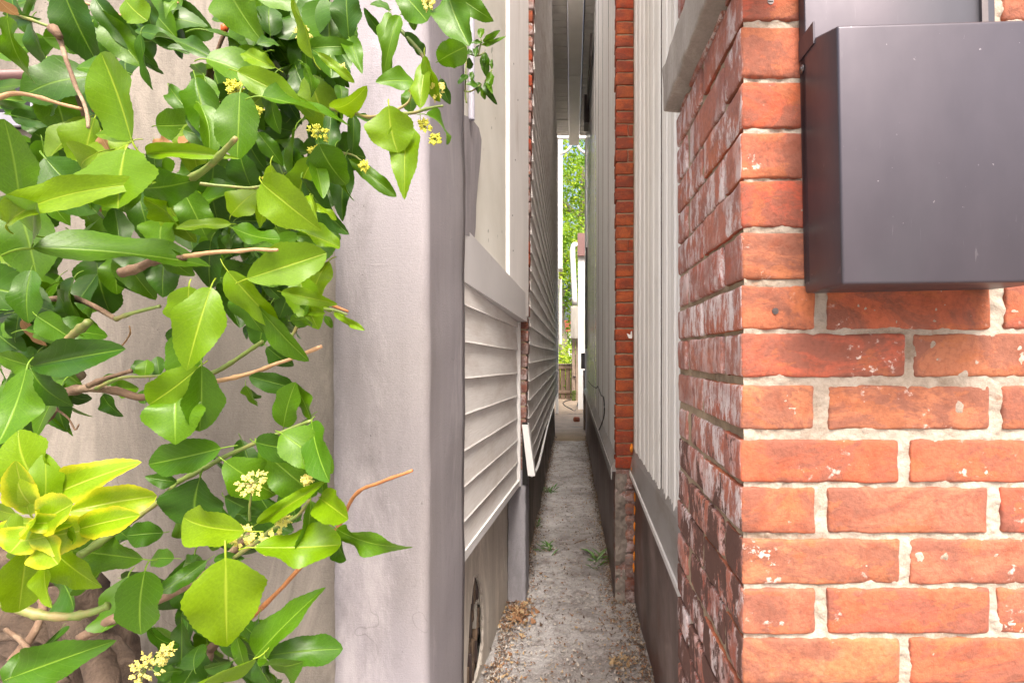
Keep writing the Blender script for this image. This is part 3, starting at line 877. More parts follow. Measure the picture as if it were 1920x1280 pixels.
# white torn scrap stuck by the pier
p = P(1183, 629, 2.82); b = MB()
b.add([p+Vector(v) for v in [(-.022,0,.012),(-.004,-.004,.004),(-.002,-.01,.02),(.004,-.012,.024),(.008,0,-.006),(.004,-.004,-.016),(-.012,-.004,-.014)]], [(0,1,2,3,4,5,6)])
tag(b.obj('tape_scrap', M['bright_white'], RH), 'torn scrap of white tape on the pier edge')
# far fluted siding, ledge and foundation
flutes('siding_panel', .245, 2.96, 9.2, -.56, 3.75, .16, RH, M['metal_siding'], .0032, 2)
b = MB()
b.hexa([(.215, 2.87, -.628), (.215, 9.3, -.628), (.215, 9.3, -.598), (.215, 2.87, -.598)], [(.245, 2.87, -.628), (.245, 9.3, -.628), (.245, 9.3, -.548), (.245, 2.87, -.548)])
b.obj('ledge', M['flashing'], RH)
b = MB(); b.box((.209, 2.84, -.662), (.2145, 9.3, -.606)); b.obj('ledge_lip', M['flashing'], RH)
V = []; F = []
for i in range(61):
    d = 2.86 + (9.2-2.86)*i/60
    for k in range(8):
        z = -H - .03 + .73*k/7
        V.append((.2395 + noise.noise(Vector((d*2.5, z*3, 18)))*.010 - (.012 if k == 0 else 0), d, z))
for i in range(60):
    for k in range(7):
        q = i*8+k; F.append((q, q+1, q+9, q+8))
mk('foundation', V, F, M['dark_board'], RH, True)
planks(.146, .262, 5.3, 9.2, 3.80, RH, M['soffit'], 2)
b = MB(); b.box((.36, 1.1, 3.83), (7, 9.3, 3.90)); b.box((.135, 5.3, 3.831), (.37, 9.3, 3.90)); b.obj('eave_board', M['brown_metal'], RH)
b = MB(); b.box((.1365, 5.3, 3.765), (.1445, 8.9, 3.90)); b.obj('fascia', M['brown_metal'], RH)
b = MB(); b.hexa([(.36, .6, 3.92), (.36, 9.4, 3.92), (.36, 9.4, 3.96), (.36, .6, 3.96)], [(3.8, .6, 4.5), (3.8, 9.4, 4.5), (3.8, 9.4, 4.54), (3.8, .6, 4.54)])
b.obj('roof', M['shingle'], RH)
b = MB()                                         # brown pipe and box high on the wall
b.box((.205, 5.9, 3.3), (.222, 7.2, 3.55)); b.obj('conduit', M['brown_metal'], RH)
b = MB(); b.box((.172, 7.3, 3.18), (.238, 7.6, 3.56)); b.obj('wall_box', M['brown_metal'], RH)
b = MB(); b.box((.228, 9.2, -.62), (.262, 9.26, 3.72)); b.obj('corner_trim', M['bright_white'], RH)
# dark window edge
b = MB(); b.box((.215, 8.2, .10), (.238, 8.9, 1.65)); b.obj('window_frame', M['grey_plastic'], RH)

# white scrolled brackets under the far gable
BR = thing('gable_bracket', (.02, 9.7, 2.5), 'white curved gable trim spanning the gap at the far end of the eaves', 'trim')
for s in (-1, 1):
    b = MB(); c = Vector((.045, 9.7, 3.72)); pts = []
    for i in range(15):
        a = math.pi/2*i/14
        pts.append(Vector((c.x + s*(.03 + .24*(1-math.cos(a))), 9.7, 3.95 - .30*math.sin(a)*1.0)))
    b.tube(pts, .022, 8); o = b.obj('curved_rail', M['bright_white'], BR, True)
b = MB(); b.box((-.30, 9.66, 3.93), (.34, 9.74, 4.25)); b.obj('beam', M['bright_white'], BR)

# ------------------------------------------------------------------ the black cable on the right siding
def cable(name, pts, r, mat, label, cat):
    b = MB(); b.tube(smooth_path(pts, 6), r, 8)
    return tag(b.obj(name, mat, None, True), label, cat)
def onx(x, y, X): d = X/((x-1072)/1000); return Vector((X, d, (665-y)/1000*d))
cable('wall_cable', [onx(1103, 714, .228), onx(1110, 722, .226), onx(1118, 727, .222), onx(1121, 724, .222), onx(1127, 740, .218), onx(1132, 746, .215), onx(1133, 775, .215), onx(1129, 792, .212), onx(1123, 806, .206)],
      .0045, M['rubber'], 'thin black cable drooping down the right fluted siding onto its ledge', 'cable')
cable('garden_hose', [P(1090, 732, 13.5), P(1086, 745, 14), P(1082, 762, 13.7), P(1078, 770, 12.6), P(1070, 766, 13.0), P(1059, 760, 13.8), P(1056, 755, 14.6), P(1062, 751, 15.2), P(1070, 750, 15.4)],
      .014, M['rubber'], 'black hose looping on the sunlit concrete before the fence', 'hose')
o = cable('rubble', [(0, 0, 0), (0, .01, 0)], .001, M['rubber'], 'x', 'x'); TOP.remove(o); bpy.data.objects.remove(o)
o = rblock('broken_brick', P(1075, 791, 10.45), P(1087, 782, 10.45)+Vector((0, .12, 0)), M['brick_front'], None, .03, .02, .012, 31)
tag(o, 'small rounded orange brick lump lying on the path near the far end', 'brick')

# ------------------------------------------------------------------ things at the far end
fg = 'weathered timber pieces of the back gate'
FN = thing('wooden_fence', (-.5, 15.9, -H), 'low brown board fence across the far end of the alley', 'fence')
x = -3.0
while x < .03:
    w_ = .135; zt_ = -.30 + random.uniform(-.01, .01)
    rblock('fence_board', (x, 15.9, -H), (x+w_, 15.93, zt_), M['wood_brown'], FN, .004, .2, .002, int(x*90))
    x += w_ + .022
for zz in (-.42, -1.15):
    rblock('rail', (-3, 15.87, zz), (.04, 15.90, zz+.09), M['wood_brown'], FN, .004, .3, .002, 3)
rblock('cap_rail', (-3, 15.85, -.30), (.04, 15.96, -.262), M['wood_grey'], FN, .004, .3, .002, 4)
GP = thing('gate_post', (.15, 15.4, -H), 'tall pale split timber gate post with moss at its foot', 'post')
rblock('post', (.005, 15.35, -H), (.10, 15.5, .50), M['wood_grey'], GP, .012, .08, .012, 11)
rblock('post', (.115, 15.36, -H), (.195, 15.5, .52), M['wood_grey'], GP, .012, .08, .016, 12)
rblock('post', (.205, 15.38, -H), (.30, 15.52, .50), M['wood_grey'], GP, .012, .08, .012, 13)
rblock('moss_patch', (.00, 15.32, -H), (.12, 15.36, -1.02), M['moss'], GP, .02, .03, .02, 14)
b = MB(); b.tube([(.04, 15.33, -.62), (.12, 15.30, -.63)], .02, 8); b.obj('latch', M['brown_metal'], GP)
GB = rblock('grey_board', (-.03, 15.1, .46), (.29, 15.16, 1.38), M['wood_board'], None, .01, .08, .01, 15)
tag(GB, 'tall weathered grey plywood board standing above the gate post', 'board')
# white porch column, curved pipe and maroon box beyond the right house
WP = thing('white_downpipe', (.05, 12.6, -H), 'white downpipe with a curved top beside the maroon box', 'pipe')
b = MB(); b.tube(smooth_path([(.12, 12.9, 2.62), (.07, 12.9, 2.66), (.03, 12.9, 2.58), (.022, 12.9, 2.42), (.03, 12.9, 2.2), (.075, 12.9, 1.2)], 5), .065, 12); b.obj('pipe', M['bright_white'], WP, True)
PC = thing('porch_column', (.2, 13, -H), 'bright white boxed porch column with a maroon cap at the far right', 'column')
b = MB(); b.box((.155, 12.95, -H), (.34, 13.15, 2.40)); b.obj('shaft', M['bright_white'], PC)
b = MB(); b.box((.14, 12.85, 2.385), (.40, 13.2, 2.93)); b.obj('cap_box', M['maroon'], PC)
b = MB(); b.box((.17, 9.6, -.25), (.245, 9.75, .03)); b.box((.18, 9.58, -.10), (.23, 9.6, -.02))
MT = tag(b.obj('meter_box', M['grey_plastic']), 'small grey meter box on the right house near its far corner', 'meter')
# weathered timber base at the far right corner
PB = rblock('corner_timber', (.205, 9.35, -H), (.26, 9.6, -.28), M['wood_grey'], None, .01, .05, .008, 21)
tag(PB, 'short flaking pale timber at the far corner of the right house', 'post')
# distant house: red brick over grey
DH = thing('far_house', (-2, 34, -H), 'distant house with a red brick upper wall seen low behind the tree', 'house')
b = MB(); b.box((-8, 34, -H), (2.2, 38, 1.45)); b.obj('lower_wall', M['trim'], DH)
b = MB(); b.box((-8, 33.95, 1.46), (2.2, 38, 2.2)); b.obj('brick_band', M['brick_front'], DH)

# ------------------------------------------------------------------ trees
def tree(name, base, h, lean_, crown, nleaf, label, tr=.22, seed=1, size=.13, limbs=7, group=None):
    rnd = random.Random(seed)
    t = thing(name, base, label, 'tree', group)
    base = Vector(base); b = MB()
    trunk = [base + Vector((lean_[0]*k/8 + rnd.uniform(-.05, .05), lean_[1]*k/8, h*k/8)) for k in range(9)]
    b.tube(smooth_path(trunk, 3), [tr*(1.15 - .8*i/24) for i in range(25)], 12)
    for i in range(limbs):
        k = rnd.randint(2, 7); s = trunk[k]; an = rnd.uniform(0, 6.28); L = rnd.uniform(.4, .9)*crown[0]
        e = s + Vector((math.cos(an)*L, math.sin(an)*L*.6, rnd.uniform(.3, 1.5)))
        m_ = (s+e)/2 + Vector((0, 0, .3))
        b.tube(smooth_path([s, m_, e], 4), [tr*.35*(1-.1*q) for q in range(9)], 7)
    b.obj('trunk', M['bark_far'], t, True)
    V = []; F = []
    clumps = []
    for i in range(int(nleaf/55)):
        a = rnd.uniform(0, 6.28); rr = rnd.random()**.5
        clumps.append((base + Vector((lean_[0]*.7 + math.cos(a)*rr*crown[0], lean_[1]*.7 + math.sin(a)*rr*crown[1], crown[2] + (crown[3]-crown[2])*rnd.random())), rnd.uniform(.2, .6)))
    for (c, r_) in clumps:
        for _ in range(55):
            p = c + Vector((rnd.gauss(0, r_), rnd.gauss(0, r_), rnd.gauss(0, r_*.6)))
            n = Vector((rnd.gauss(0, .6), rnd.gauss(-.3, .7), rnd.gauss(.6, .6))).normalized()
            a = n.cross(Vector((rnd.random(), rnd.random(), rnd.random()))).normalized(); q = n.cross(a); s = size*rnd.uniform(.6, 1.2)
            k = len(V); V += [p - a*s*.5, p + q*s*.35 + n*s*.1, p + a*s*.6, p - q*s*.35 + n*s*.1]; F.append((k, k+1, k+2, k+3))
    o = mk('crown', V, F, M['foliage'], t)
    return t
tree('maple_tree', (.55, 22, -H), 9.5, (-.1, 1.0), (2.6, 2.2, 4.2, 10.5), 10500, 'leafy tree with a forked trunk high in the slit of light', .26, 3, .15, 9)
tree('maple_tree', (-.22, 19.0, -H), 4.6, (-.25, .3), (1.9, 1.3, 3.0, 6.2), 7500, 'tree with a pale thick trunk right behind the board fence', .20, 8, .13, 8)
tree('maple_tree', (-2.6, 26, -H), 7, (.4, 0), (3.0, 2.0, 1.5, 9.5), 6500, 'tall tree filling the gap behind the pale trunk', .25, 12, .17, 8)
tree('maple_tree', (3.0, 27, -H), 8, (-.3, 0), (3.2, 2.4, 2.0, 10.0), 6500, 'tall tree standing behind the white porch column', .25, 17, .17, 8)
def bush(base, r, n, label, seed):
    rnd = random.Random(seed); V = []; F = []; b_ = Vector(base)
    for _ in range(n):
        p = b_ + Vector((rnd.gauss(0, r*.5), rnd.gauss(0, r*.35), abs(rnd.gauss(r*.55, r*.4))))
        nn = Vector((rnd.gauss(0, .6), rnd.gauss(-.4, .6), rnd.gauss(.6, .5))).normalized()
        a = nn.cross(Vector((rnd.random(), rnd.random(), rnd.random()))).normalized(); q = nn.cross(a); s = .09*rnd.uniform(.6, 1.3)
        k = len(V); V += [p-a*s*.5, p+q*s*.35, p+a*s*.6, p-q*s*.35]; F.append((k, k+1, k+2, k+3))
    return tag(mk('bush', V, F, M['foliage']), label, 'bush')
bush((-.28, 17.0, -H), 1.0, 3500, 'low green bush showing just above the left of the fence', 5)
bush((.5, 17.6, -H), 1.3, 4500, 'green bush behind the gate post at the alley end', 6)
bush((-1.8, 17.6, -H), 1.5, 4500, 'green bush behind the fence hidden mostly by the left house', 9)

# ------------------------------------------------------------------ dark metal box on the brick wall
BX = thing('wall_mailbox', (.43, .64, .08), 'dark purplish grey metal box with a projecting bin fixed to the brick wall', 'metal box')
def bev(o, w_=.003, s=3):
    m_ = o.modifiers.new('b', 'BEVEL'); m_.width = w_; m_.segments = s; m_.limit_method = 'ANGLE'
    for p_ in o.data.polygons: p_.use_smooth = True
    return o
XL = 435*K; XR = .5495
b = MB(); b.box((XL, .680, .095), (XR-.002, .6985, .62)); bev(b.obj('back_box', M['box_metal'], BX), .0015, 2)
b = MB(); x0, x1 = XL, XR
b.hexa([(x0, .5995, .0815), (x1, .5995, .0795), (x1, .5995, .3745), (x0, .5995, .3725)], [(x0, .6965, .0825), (x1, .6965, .0825), (x1, .6965, .4095), (x0, .6965, .4075)])
o = b.obj('front_bin', M['box_metal'], BX); bev(o, .0034, 4)
b = MB(); b.box((x0-.0015, .655, .385), (x0+.001, .6965, .4115)); o = b.obj('hinge_tab', M['box_metal'], BX)
b = MB(); b.tube([(x0-.002, .690, .372), (x0+.001, .690, .372)], .0055, 16); b.tube([(x0-.003, .690, .372), (x0, .690, .372)], .0028, 12); b.obj('screw', M['screw'], BX, True)
b = MB(); b.box((XR-.022, .676, .38), (XR-.014, .6805, .62)); b.obj('lock_strip', M['screw'], BX)
BX.rotation_euler = (0, R(-1.2), 0)

# brown awning bar and dark window corner at the far left
WN = thing('window', (-1.28, 1.24, .5), 'dark small window with a brown pipe rail behind the leaves at upper left', 'window')
b = MB(); p0 = P(-260, 240, 1.235); p1 = P(72, 150, 1.235); b.box((p0.x, 1.232, p0.z), (p1.x, 1.25, p1.z)); b.obj('pane', plain('dark_glass', (.02, .02, .026), .55, .3, 5, 0), WN)
b = MB(); b.box((p0.x, 1.222, p0.z), (p1.x+.03, 1.25, p0.z+.03)); b.box((p1.x-.006, 1.222, p0.z), (p1.x+.02, 1.25, p1.z)); b.obj('frame', M['pipe_purple'], WN)
b = MB(); b.tube([P(-260, 148, 1.17), P(76, 141, 1.17)], .012, 12); b.obj('rail', M['maroon'], WN, True)

# ------------------------------------------------------------------ leaves
def leaf_mesh(name, curl, fold, wave, twist, shape, seed):
    rnd = random.Random(seed); NV, NU = 30, 3
    V = []; F = []; UV = []
    def w(t):
        if shape == 0: a = (t**.62) * ((1-t)**.72) * 1.95
        elif shape == 1: a = (t**.75) * ((1-t)**.60) * 1.95
        else: a = (t**.60) * ((1-t)**.95) * 2.25
        return .5*min(1, a) * (1 + .0)
    cols = 2*NU+1
    sk = rnd.uniform(-.06, .06)
    for j in range(NV+1):
        t = j/NV
        ww = w(min(max(t, .0005), .9995)); lw = 1 + .07*math.sin(t*9 + seed) + .05*math.sin(t*17 + seed*2)
        for i in range(-NU, NU+1):
            s = i/NU
            e = ww*lw
            if abs(i) == NU and .12 < t < .97: e = ww*lw + (.009 if j % 2 else -.004)
            x = s*e + sk*math.sin(t*math.pi)
            as_ = abs(s)*ww*2
            z = fold*as_*.5 - curl*(t**2.2)*.6 + wave*math.sin(t*9 + (2.2 if s > 0 else 0) + seed)*as_**2*.8 + twist*s*ww*(t-.3)
            y = t*(1 - abs(curl)*.12*t)
            V.append((x, y, z)); UV.append((.5 + s*.5, t))
    for j in range(NV):
        for i in range(cols-1):
            a = j*cols+i; F.append((a, a+1, a+cols+1, a+cols))
    # petiole
    b0 = len(V); r_ = .014
    for k in range(5):
        t = -.16*k/4
        for q in range(5):
            an = 2*math.pi*q/5; V.append((math.cos(an)*r_ , t + .03*(k == 0), math.sin(an)*r_ - .004 - .10*(k/4)**2)); UV.append((.5, .0))
    for k in range(4):
        for q in range(5):
            F.append((b0+k*5+q, b0+k*5+(q+1) % 5, b0+(k+1)*5+(q+1) % 5, b0+(k+1)*5+q))
    me = bpy.data.meshes.new(name); me.from_pydata(V, [], F)
    uvl = me.uv_layers.new(name='UVMap')
    for lp in me.loops: uvl.data[lp.index].uv = UV[lp.vertex_index]
    me.polygons.foreach_set('use_smooth', [True]*len(me.polygons)); me.update()
    return me
PROTO = {}
SH = [(.8, .10, .30, .9, 2), (.1, .5, .28, -.8, 1), (1.2, .25, .15, 0, 0), (-.5, .2, .3, .4, 1), (.25, .22, .10, .2, 0), (.55, .30, .16, -.3, 0), (.15, .38, .10, .3, 1), (.75, .20, .20, .5, 0), (.35, .30, .20, -.5, 2), (-.2, .34, .12, .2, 0), (.5, .15, .25, .1, 1), (.9, .35, .12, .3, 2)]
for key in ('d', 'm', 'b', 'y', 'n'):
    PROTO[key] = []
    for k, (c, f, wv, tw, sh) in enumerate(SH):
        me = leaf_mesh('leaf', c, f, wv, tw, sh, k+3)
        me.materials.append(M['leaf_'+key]); PROTO[key].append(me)

SHRUB = thing('climbing_shrub', (-.75, .85, -H), 'glossy broad-leaved climbing shrub with small yellow flower clusters in front of the left wall', 'shrub')
lrand = random.Random(21)
NLEAF = [0]; LM = {}
def leaf(bx, by, tx, ty, w_, tone, d, parent=SHRUB, tilt=.35, var=None, td=None):
    if td is None: td = lrand.uniform(-.035, .020)
    if tone == 'y': tilt = .15
    Pb = P(bx, by, d); Pt = P(tx, ty, d + td)
    L = (Pt - Pb)*1.10; ln = L.length; yv = L.normalized()
    n = Vector((lrand.gauss(-.02, tilt), -1, .12 + lrand.gauss(0, tilt)))
    n = (n - yv*n.dot(yv)).normalized(); xv = yv.cross(n).normalized()
    mats = PROTO[tone]; me = mats[lrand.randrange(len(mats)) if var is None else var]
    o = bpy.data.objects.new('leaf', me); COL.objects.link(o); o.parent = parent
    wd = w_/1000*d*(1.9 if tone == 'y' else 1.32)
    mt = Matrix.Identity(4)
    for k in range(3):
        mt[k][0] = xv[k]*wd*(1 if lrand.random() > .5 else -1); mt[k][1] = yv[k]*ln; mt[k][2] = n[k]*ln*.7; mt[k][3] = (Pb - WL[parent.name])[k]
    o.matrix_local = mt; LM[o.name] = mt.copy()
    if tone == 'y': o['label'] = 'yellow-green young leaf'
    if tone == 'n': o['label'] = 'withered brown leaf'
    NLEAF[0] += 1
    return o
CR = {4: (0, 0, .3359), 5: (440, 0, .3359), 6: (0, 420, .3438), 7: (380, 420, .3438), 8: (0, 840, .3438), 9: (380, 840, .3438)}
LEAVES = [
 (4, 95,85,-40,0,110,'n',.66),(4, 40,90,65,445,140,'m',.66),(4, 60,110,130,170,70,'d',.72),(4, 345,-70,470,335,240,'d',.70),
 (4, 560,60,625,390,150,'m',.74),(4, 530,-10,785,240,120,'d',.74),(4, 745,175,1115,215,110,'d',.78),(4, 1165,330,1030,245,70,'d',.82),
 (4, 690,400,440,370,130,'m',.70),(4, 545,430,245,400,260,'d',.78),(4, 735,785,880,335,350,'b',.56),(4, 785,190,985,425,100,'d',.74),
 (4, 940,480,1050,655,90,'m',.76),(4, 1140,425,1205,575,110,'m',.76),(4, 1290,400,1320,165,120,'m',.80),(4, 1340,515,1340,850,235,'m',.64),
 (4, 550,850,60,755,190,'b',.60),(4, 720,790,520,670,80,'b',.60),(4, 700,830,750,1115,430,'b',.56),(4, 820,860,1145,860,90,'b',.58),
 (4, 110,1120,-40,680,280,'m',.58),(4, 250,880,510,1160,290,'d',.66),(4, 40,1250,658,1190,180,'b',.55),(4, -60,1180,155,1270,150,'b',.56),
 (4, 790,1050,1095,1195,190,'m',.62),(4, 1400,1040,1225,900,210,'d',.72),(4, 1180,1090,1300,1060,90,'d',.80),(4, 1200,600,1140,860,130,'n',.74),
 (4, 700,330,690,420,150,'d',.80),(4, 1080,360,1135,410,70,'m',.80),(4, 60,640,270,690,90,'d',.80),(4, 0,590,240,650,80,'d',.82),
 (4, 290,620,400,600,120,'m',.78),(4, 1110,640,950,720,110,'d',.80),(4, 1000,1020,1120,1290,170,'m',.70),(4, 1290,1200,1420,1080,170,'b',.68),
 (4, 600,580,610,690,110,'n',.70),(4, 560,740,620,830,80,'n',.68),(4, 560,1080,650,1110,90,'n',.72),(4, 850,800,990,770,70,'n',.74),(4, 1090,740,1050,810,70,'n',.76),
 (4, 700,0,780,80,160,'b',.70),(4, 1000,0,1010,50,60,'m',.70),(4, 640,1160,760,1290,120,'d',.72),(4, 1290,1250,1000,1260,70,'b',.64),(4, 1240,340,1330,190,120,'m',.78),
 (5, 440,330,188,88,120,'b',.66),(5, 200,200,200,-15,130,'d',.76),(5, 430,205,345,-50,210,'d',.72),(5, 640,225,520,-35,180,'d',.72),
 (5, 245,250,138,222,70,'d',.74),(5, 400,275,655,235,95,'m',.68),(5, 640,215,695,370,90,'m',.70),(5, 460,295,655,335,55,'b',.64),
 (5, 380,350,552,400,100,'m',.68),(5, 230,380,55,300,100,'b',.66),(5, 15,400,345,540,160,'b',.60),(5, 155,540,470,805,220,'m',.60),
 (5, 345,390,470,610,170,'d',.78),(5, 500,450,642,590,110,'d',.76),(5, 540,610,705,860,110,'d',.74),(5, 660,640,735,820,70,'d',.76),(5, 330,540,457,605,70,'b',.64),
 (5, 390,570,520,690,130,'d',.80),(5, 470,805,562,1035,210,'m',.66),(5, 560,830,640,1095,110,'m',.70),(5, 200,920,405,1155,190,'b',.60),
 (5, 150,1020,365,1265,250,'b',.58),(5, 420,1090,587,1180,75,'b',.62),(5, 410,1140,565,1235,60,'b',.64),(5, 620,870,700,1148,120,'d',.74),
 (5, 640,890,795,1100,85,'m',.74),(5, 540,1040,620,1135,110,'d',.78),(5, 860,70,800,320,90,'m',.74),(5, 865,60,790,-30,90,'d',.76),
 (5, 915,-60,1040,182,170,'m',.72),(5, 1180,-60,1290,222,170,'m',.70),(5, 1240,-20,1400,65,110,'m',.72),(5, 920,90,1060,275,80,'m',.70),
 (5, 1035,605,975,300,105,'b',.66),(5, 1000,455,795,405,115,'m',.68),(5, 1060,310,1225,500,120,'b',.66),(5, 1135,345,1282,490,140,'m',.68),
 (5, 1150,440,1190,572,60,'d',.72),(5, 1050,350,1100,480,60,'d',.72),(5, 860,590,872,832,245,'b',.60),(5, 955,680,1145,945,155,'b',.62),(5, 670,650,832,800,90,'d',.70),
 (5, 1070,640,1315,800,120,'m',.62),(5, 985,470,930,590,100,'m',.70),(5, 840,200,770,330,60,'d',.76),(5, 950,180,1060,300,70,'d',.74),(5, 440,870,560,1030,90,'m',.68),
 (5, 280,830,330,960,120,'d',.80),(5, 130,740,250,910,90,'m',.70),(5, 1000,20,970,120,80,'m',.74),(5, 590,480,640,520,70,'m',.72),(5, 500,280,600,360,80,'d',.74),
 (6, 190,60,625,318,230,'m',.60),(6, 180,130,595,575,300,'m',.56),(6, 805,150,610,120,200,'d',.74),(6, 880,130,875,-140,210,'m',.70),
 (6, 905,150,803,172,90,'m',.68),(6, 920,135,972,312,155,'m',.64),(6, 720,280,740,388,155,'d',.78),(6, 1030,340,1062,572,250,'b',.58),
 (6, 1150,345,1372,640,220,'b',.58),(6, 1110,505,1192,805,190,'m',.64),(6, 1000,548,980,745,135,'d',.72),(6, 110,430,-10,390,95,'m',.70),
 (6, 130,430,290,500,100,'d',.70),(6, 200,500,395,610,150,'m',.68),(6, 170,775,605,690,175,'d',.62),(6, 165,770,-30,720,120,'m',.62),
 (6, 145,785,20,1205,270,'m',.60),(6, 165,785,320,1005,180,'d',.62),(6, 380,930,490,980,80,'d',.76),(6, 560,930,562,1052,85,'d',.76),
 (6, 1085,780,808,985,190,'b',.60),(6, 960,930,905,1155,270,'m',.60),(6, 1100,770,1312,1042,190,'m',.60),(6, 790,830,778,738,95,'m',.76),
 (6, 725,815,700,740,65,'d',.78),(6, 870,820,850,725,70,'d',.78),(6, 970,10,1195,60,90,'b',.66),(6, 1150,90,1100,350,180,'d',.74),(6, 900,180,860,350,150,'d',.76),
 (6, 820,830,920,720,110,'d',.78),(6, 620,900,740,900,90,'m',.76),(6, 80,620,130,500,90,'d',.74),(6, 40,520,20,620,80,'m',.76),(6, 120,520,180,680,60,'n',.74),
 (6, 1340,890,1396,970,90,'d',.68),(6, 0,60,100,130,120,'m',.70),(6, 110,110,10,230,110,'b',.72),(6, 790,980,810,910,80,'d',.74),(6, 550,850,640,860,70,'m',.74),
 (7, 240,300,638,165,215,'b',.57),(7, 500,30,692,172,115,'b',.62),(7, 135,255,482,540,150,'b',.58),(7, 430,370,682,402,85,'b',.62),
 (7, 160,20,318,200,180,'m',.64),(7, 300,450,530,745,190,'m',.60),(7, 480,530,660,622,90,'m',.66),(7, 570,470,666,460,50,'b',.70),
 (7, 700,480,690,402,32,'b',.70),(7, 715,480,805,585,42,'b',.68),(7, 665,500,715,565,38,'m',.70),(7, 545,500,540,430,50,'m',.70),(7, 350,670,485,775,105,'d',.70),
 (7, 235,880,322,1000,70,'m',.66),(7, 500,895,275,885,110,'d',.68),(7, 440,1105,520,900,150,'m',.66),(7, 590,1070,535,858,120,'m',.66),
 (7, 595,1080,890,1218,170,'m',.62),(7, 430,1140,680,1290,200,'m',.60),(7, 290,1190,440,1370,180,'d',.62),(7, 200,330,60,560,180,'m',.64),(7, 400,60,380,180,200,'m',.70),
 (7, 460,400,520,500,90,'d',.76),(7, 550,260,600,340,110,'d',.78),(7, 500,60,560,120,70,'m',.70),
 (8, 260,250,250,-100,330,'b',.52),(8, 180,300,-30,70,230,'b',.53),(8, 260,270,572,98,125,'y',.52),(8, 370,345,795,350,135,'y',.50),
 (8, 430,440,692,378,110,'y',.50),(8, 160,360,125,185,95,'y',.50),(8, 170,400,350,290,110,'y',.49),(8, 150,410,375,405,70,'y',.48),(8, 155,500,440,545,140,'y',.48),
 (8, 150,540,-40,800,230,'b',.52),(8, 245,600,225,862,135,'b',.53),(8, 305,570,445,805,200,'b',.54),(8, 120,380,-20,480,130,'y',.53),(8, 60,480,0,560,160,'b',.54),
 (8, 1205,0,800,85,185,'m',.62),(8, 965,180,793,165,75,'d',.66),(8, 1090,160,1060,405,290,'d',.64),(8, 892,460,700,475,135,'d',.66),
 (8, 1335,450,833,530,205,'b',.57),(8, 782,605,463,565,180,'m',.60),(8, 790,668,700,1000,270,'m',.60),(8, 1230,598,1240,1087,340,'b',.56),
 (8, 1130,610,885,680,95,'d',.66),(8, 950,600,780,650,100,'m',.64),(8, 1120,640,890,740,90,'d',.70),(8, 60,1250,522,1080,200,'m',.58),(8, 40,1290,-20,1150,100,'d',.60),
 (8, 1060,1205,1105,1055,140,'d',.66),(8, 1000,1210,870,1210,80,'d',.68),(8, 90,360,-20,300,120,'b',.56),
 (8, 170,330,230,60,150,'y',.51),(8, 200,330,60,220,130,'y',.50),(8, 240,350,420,120,150,'b',.505),(8, 120,470,-30,420,190,'b',.505),(8, 300,430,520,420,120,'b',.50),(8, 210,400,420,300,150,'y',.485),(8, 160,430,60,560,160,'y',.49),(8, 230,470,300,620,130,'y',.49),
 (9, 120,70,400,260,210,'m',.62),(9, 310,-5,490,320,220,'m',.64),(9, 640,272,1003,35,165,'b',.60),(9, 300,410,610,190,85,'b',.60),
 (9, 590,285,830,515,190,'m',.60),(9, 730,440,1052,570,130,'m',.62),(9, 205,360,325,380,65,'d',.66),(9, 280,540,570,808,235,'b',.57),
 (9, 290,1132,592,785,180,'m',.60),(9, 305,925,148,1112,85,'d',.66),(9, 290,1145,10,1300,200,'b',.58),(9, 340,1130,730,1095,160,'d',.60),
 (9, 340,1145,640,1300,180,'m',.58),(9, 290,1160,370,1310,130,'d',.62),(9, 660,250,720,120,70,'m',.62),(9, 720,480,850,520,110,'d',.64),
 (9, 160,1160,20,1210,90,'d',.66),(9, 230,600,60,620,60,'d',.66),
]
PROMI = len(LEAVES)
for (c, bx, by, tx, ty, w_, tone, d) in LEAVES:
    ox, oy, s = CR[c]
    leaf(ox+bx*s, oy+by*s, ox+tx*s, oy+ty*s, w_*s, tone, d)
# leaves deeper in the plant, nearer the wall
def inpoly(x, y, poly):
    c = False; j = len(poly)-1
    for i in range(len(poly)):
        xi, yi = poly[i]; xj, yj = poly[j]
        if (yi > y) != (yj > y) and x < (xj-xi)*(y-yi)/(yj-yi)+xi: c = not c
        j = i
    return c
FILL = []
def fill(poly, n, tones, d0, d1, size):
    k = 0
    xs = [p[0] for p in poly]; ys = [p[1] for p in poly]
    while k < n:
        x = lrand.uniform(min(xs), max(xs)); y = lrand.uniform(min(ys), max(ys))
        if not inpoly(x, y, poly): continue
        d = lrand.uniform(d0, d1); L = size*lrand.uniform(.7, 1.15)
        a = lrand.gauss(math.pi/2, .9)
        o = leaf(x - math.cos(a)*L*.5, y - math.sin(a)*L*.5, x + math.cos(a)*L*.5, y + math.sin(a)*L*.5, L*lrand.uniform(.5, .75), lrand.choice(tones), d, tilt=.5)
        FILL.append(o)
        k += 1
def scatter(poly, n, tones, d0, d1, size):
    k = 0
    xs = [p[0] for p in poly]; ys = [p[1] for p in poly]
    while k < n:
        x = lrand.uniform(min(xs), max(xs)); y = lrand.uniform(min(ys), max(ys))
        if not inpoly(x, y, poly): continue
        L = size*lrand.uniform(.75, 1.2); a = lrand.gauss(1.25, .8)
        leaf(x - math.cos(a)*L*.5, y - math.sin(a)*L*.5, x + math.cos(a)*L*.5, y + math.sin(a)*L*.5, L*lrand.uniform(.5, .72), lrand.choice(tones), lrand.uniform(d0, d1), tilt=.5)
        k += 1
scatter([(0, 150), (200, 200), (380, 150), (480, 60), (600, 60), (650, 280), (600, 380), (600, 560), (480, 640), (380, 480), (250, 480), (200, 560), (60, 640), (0, 640)], 50, 'mmdmb', .68, .80, 98)
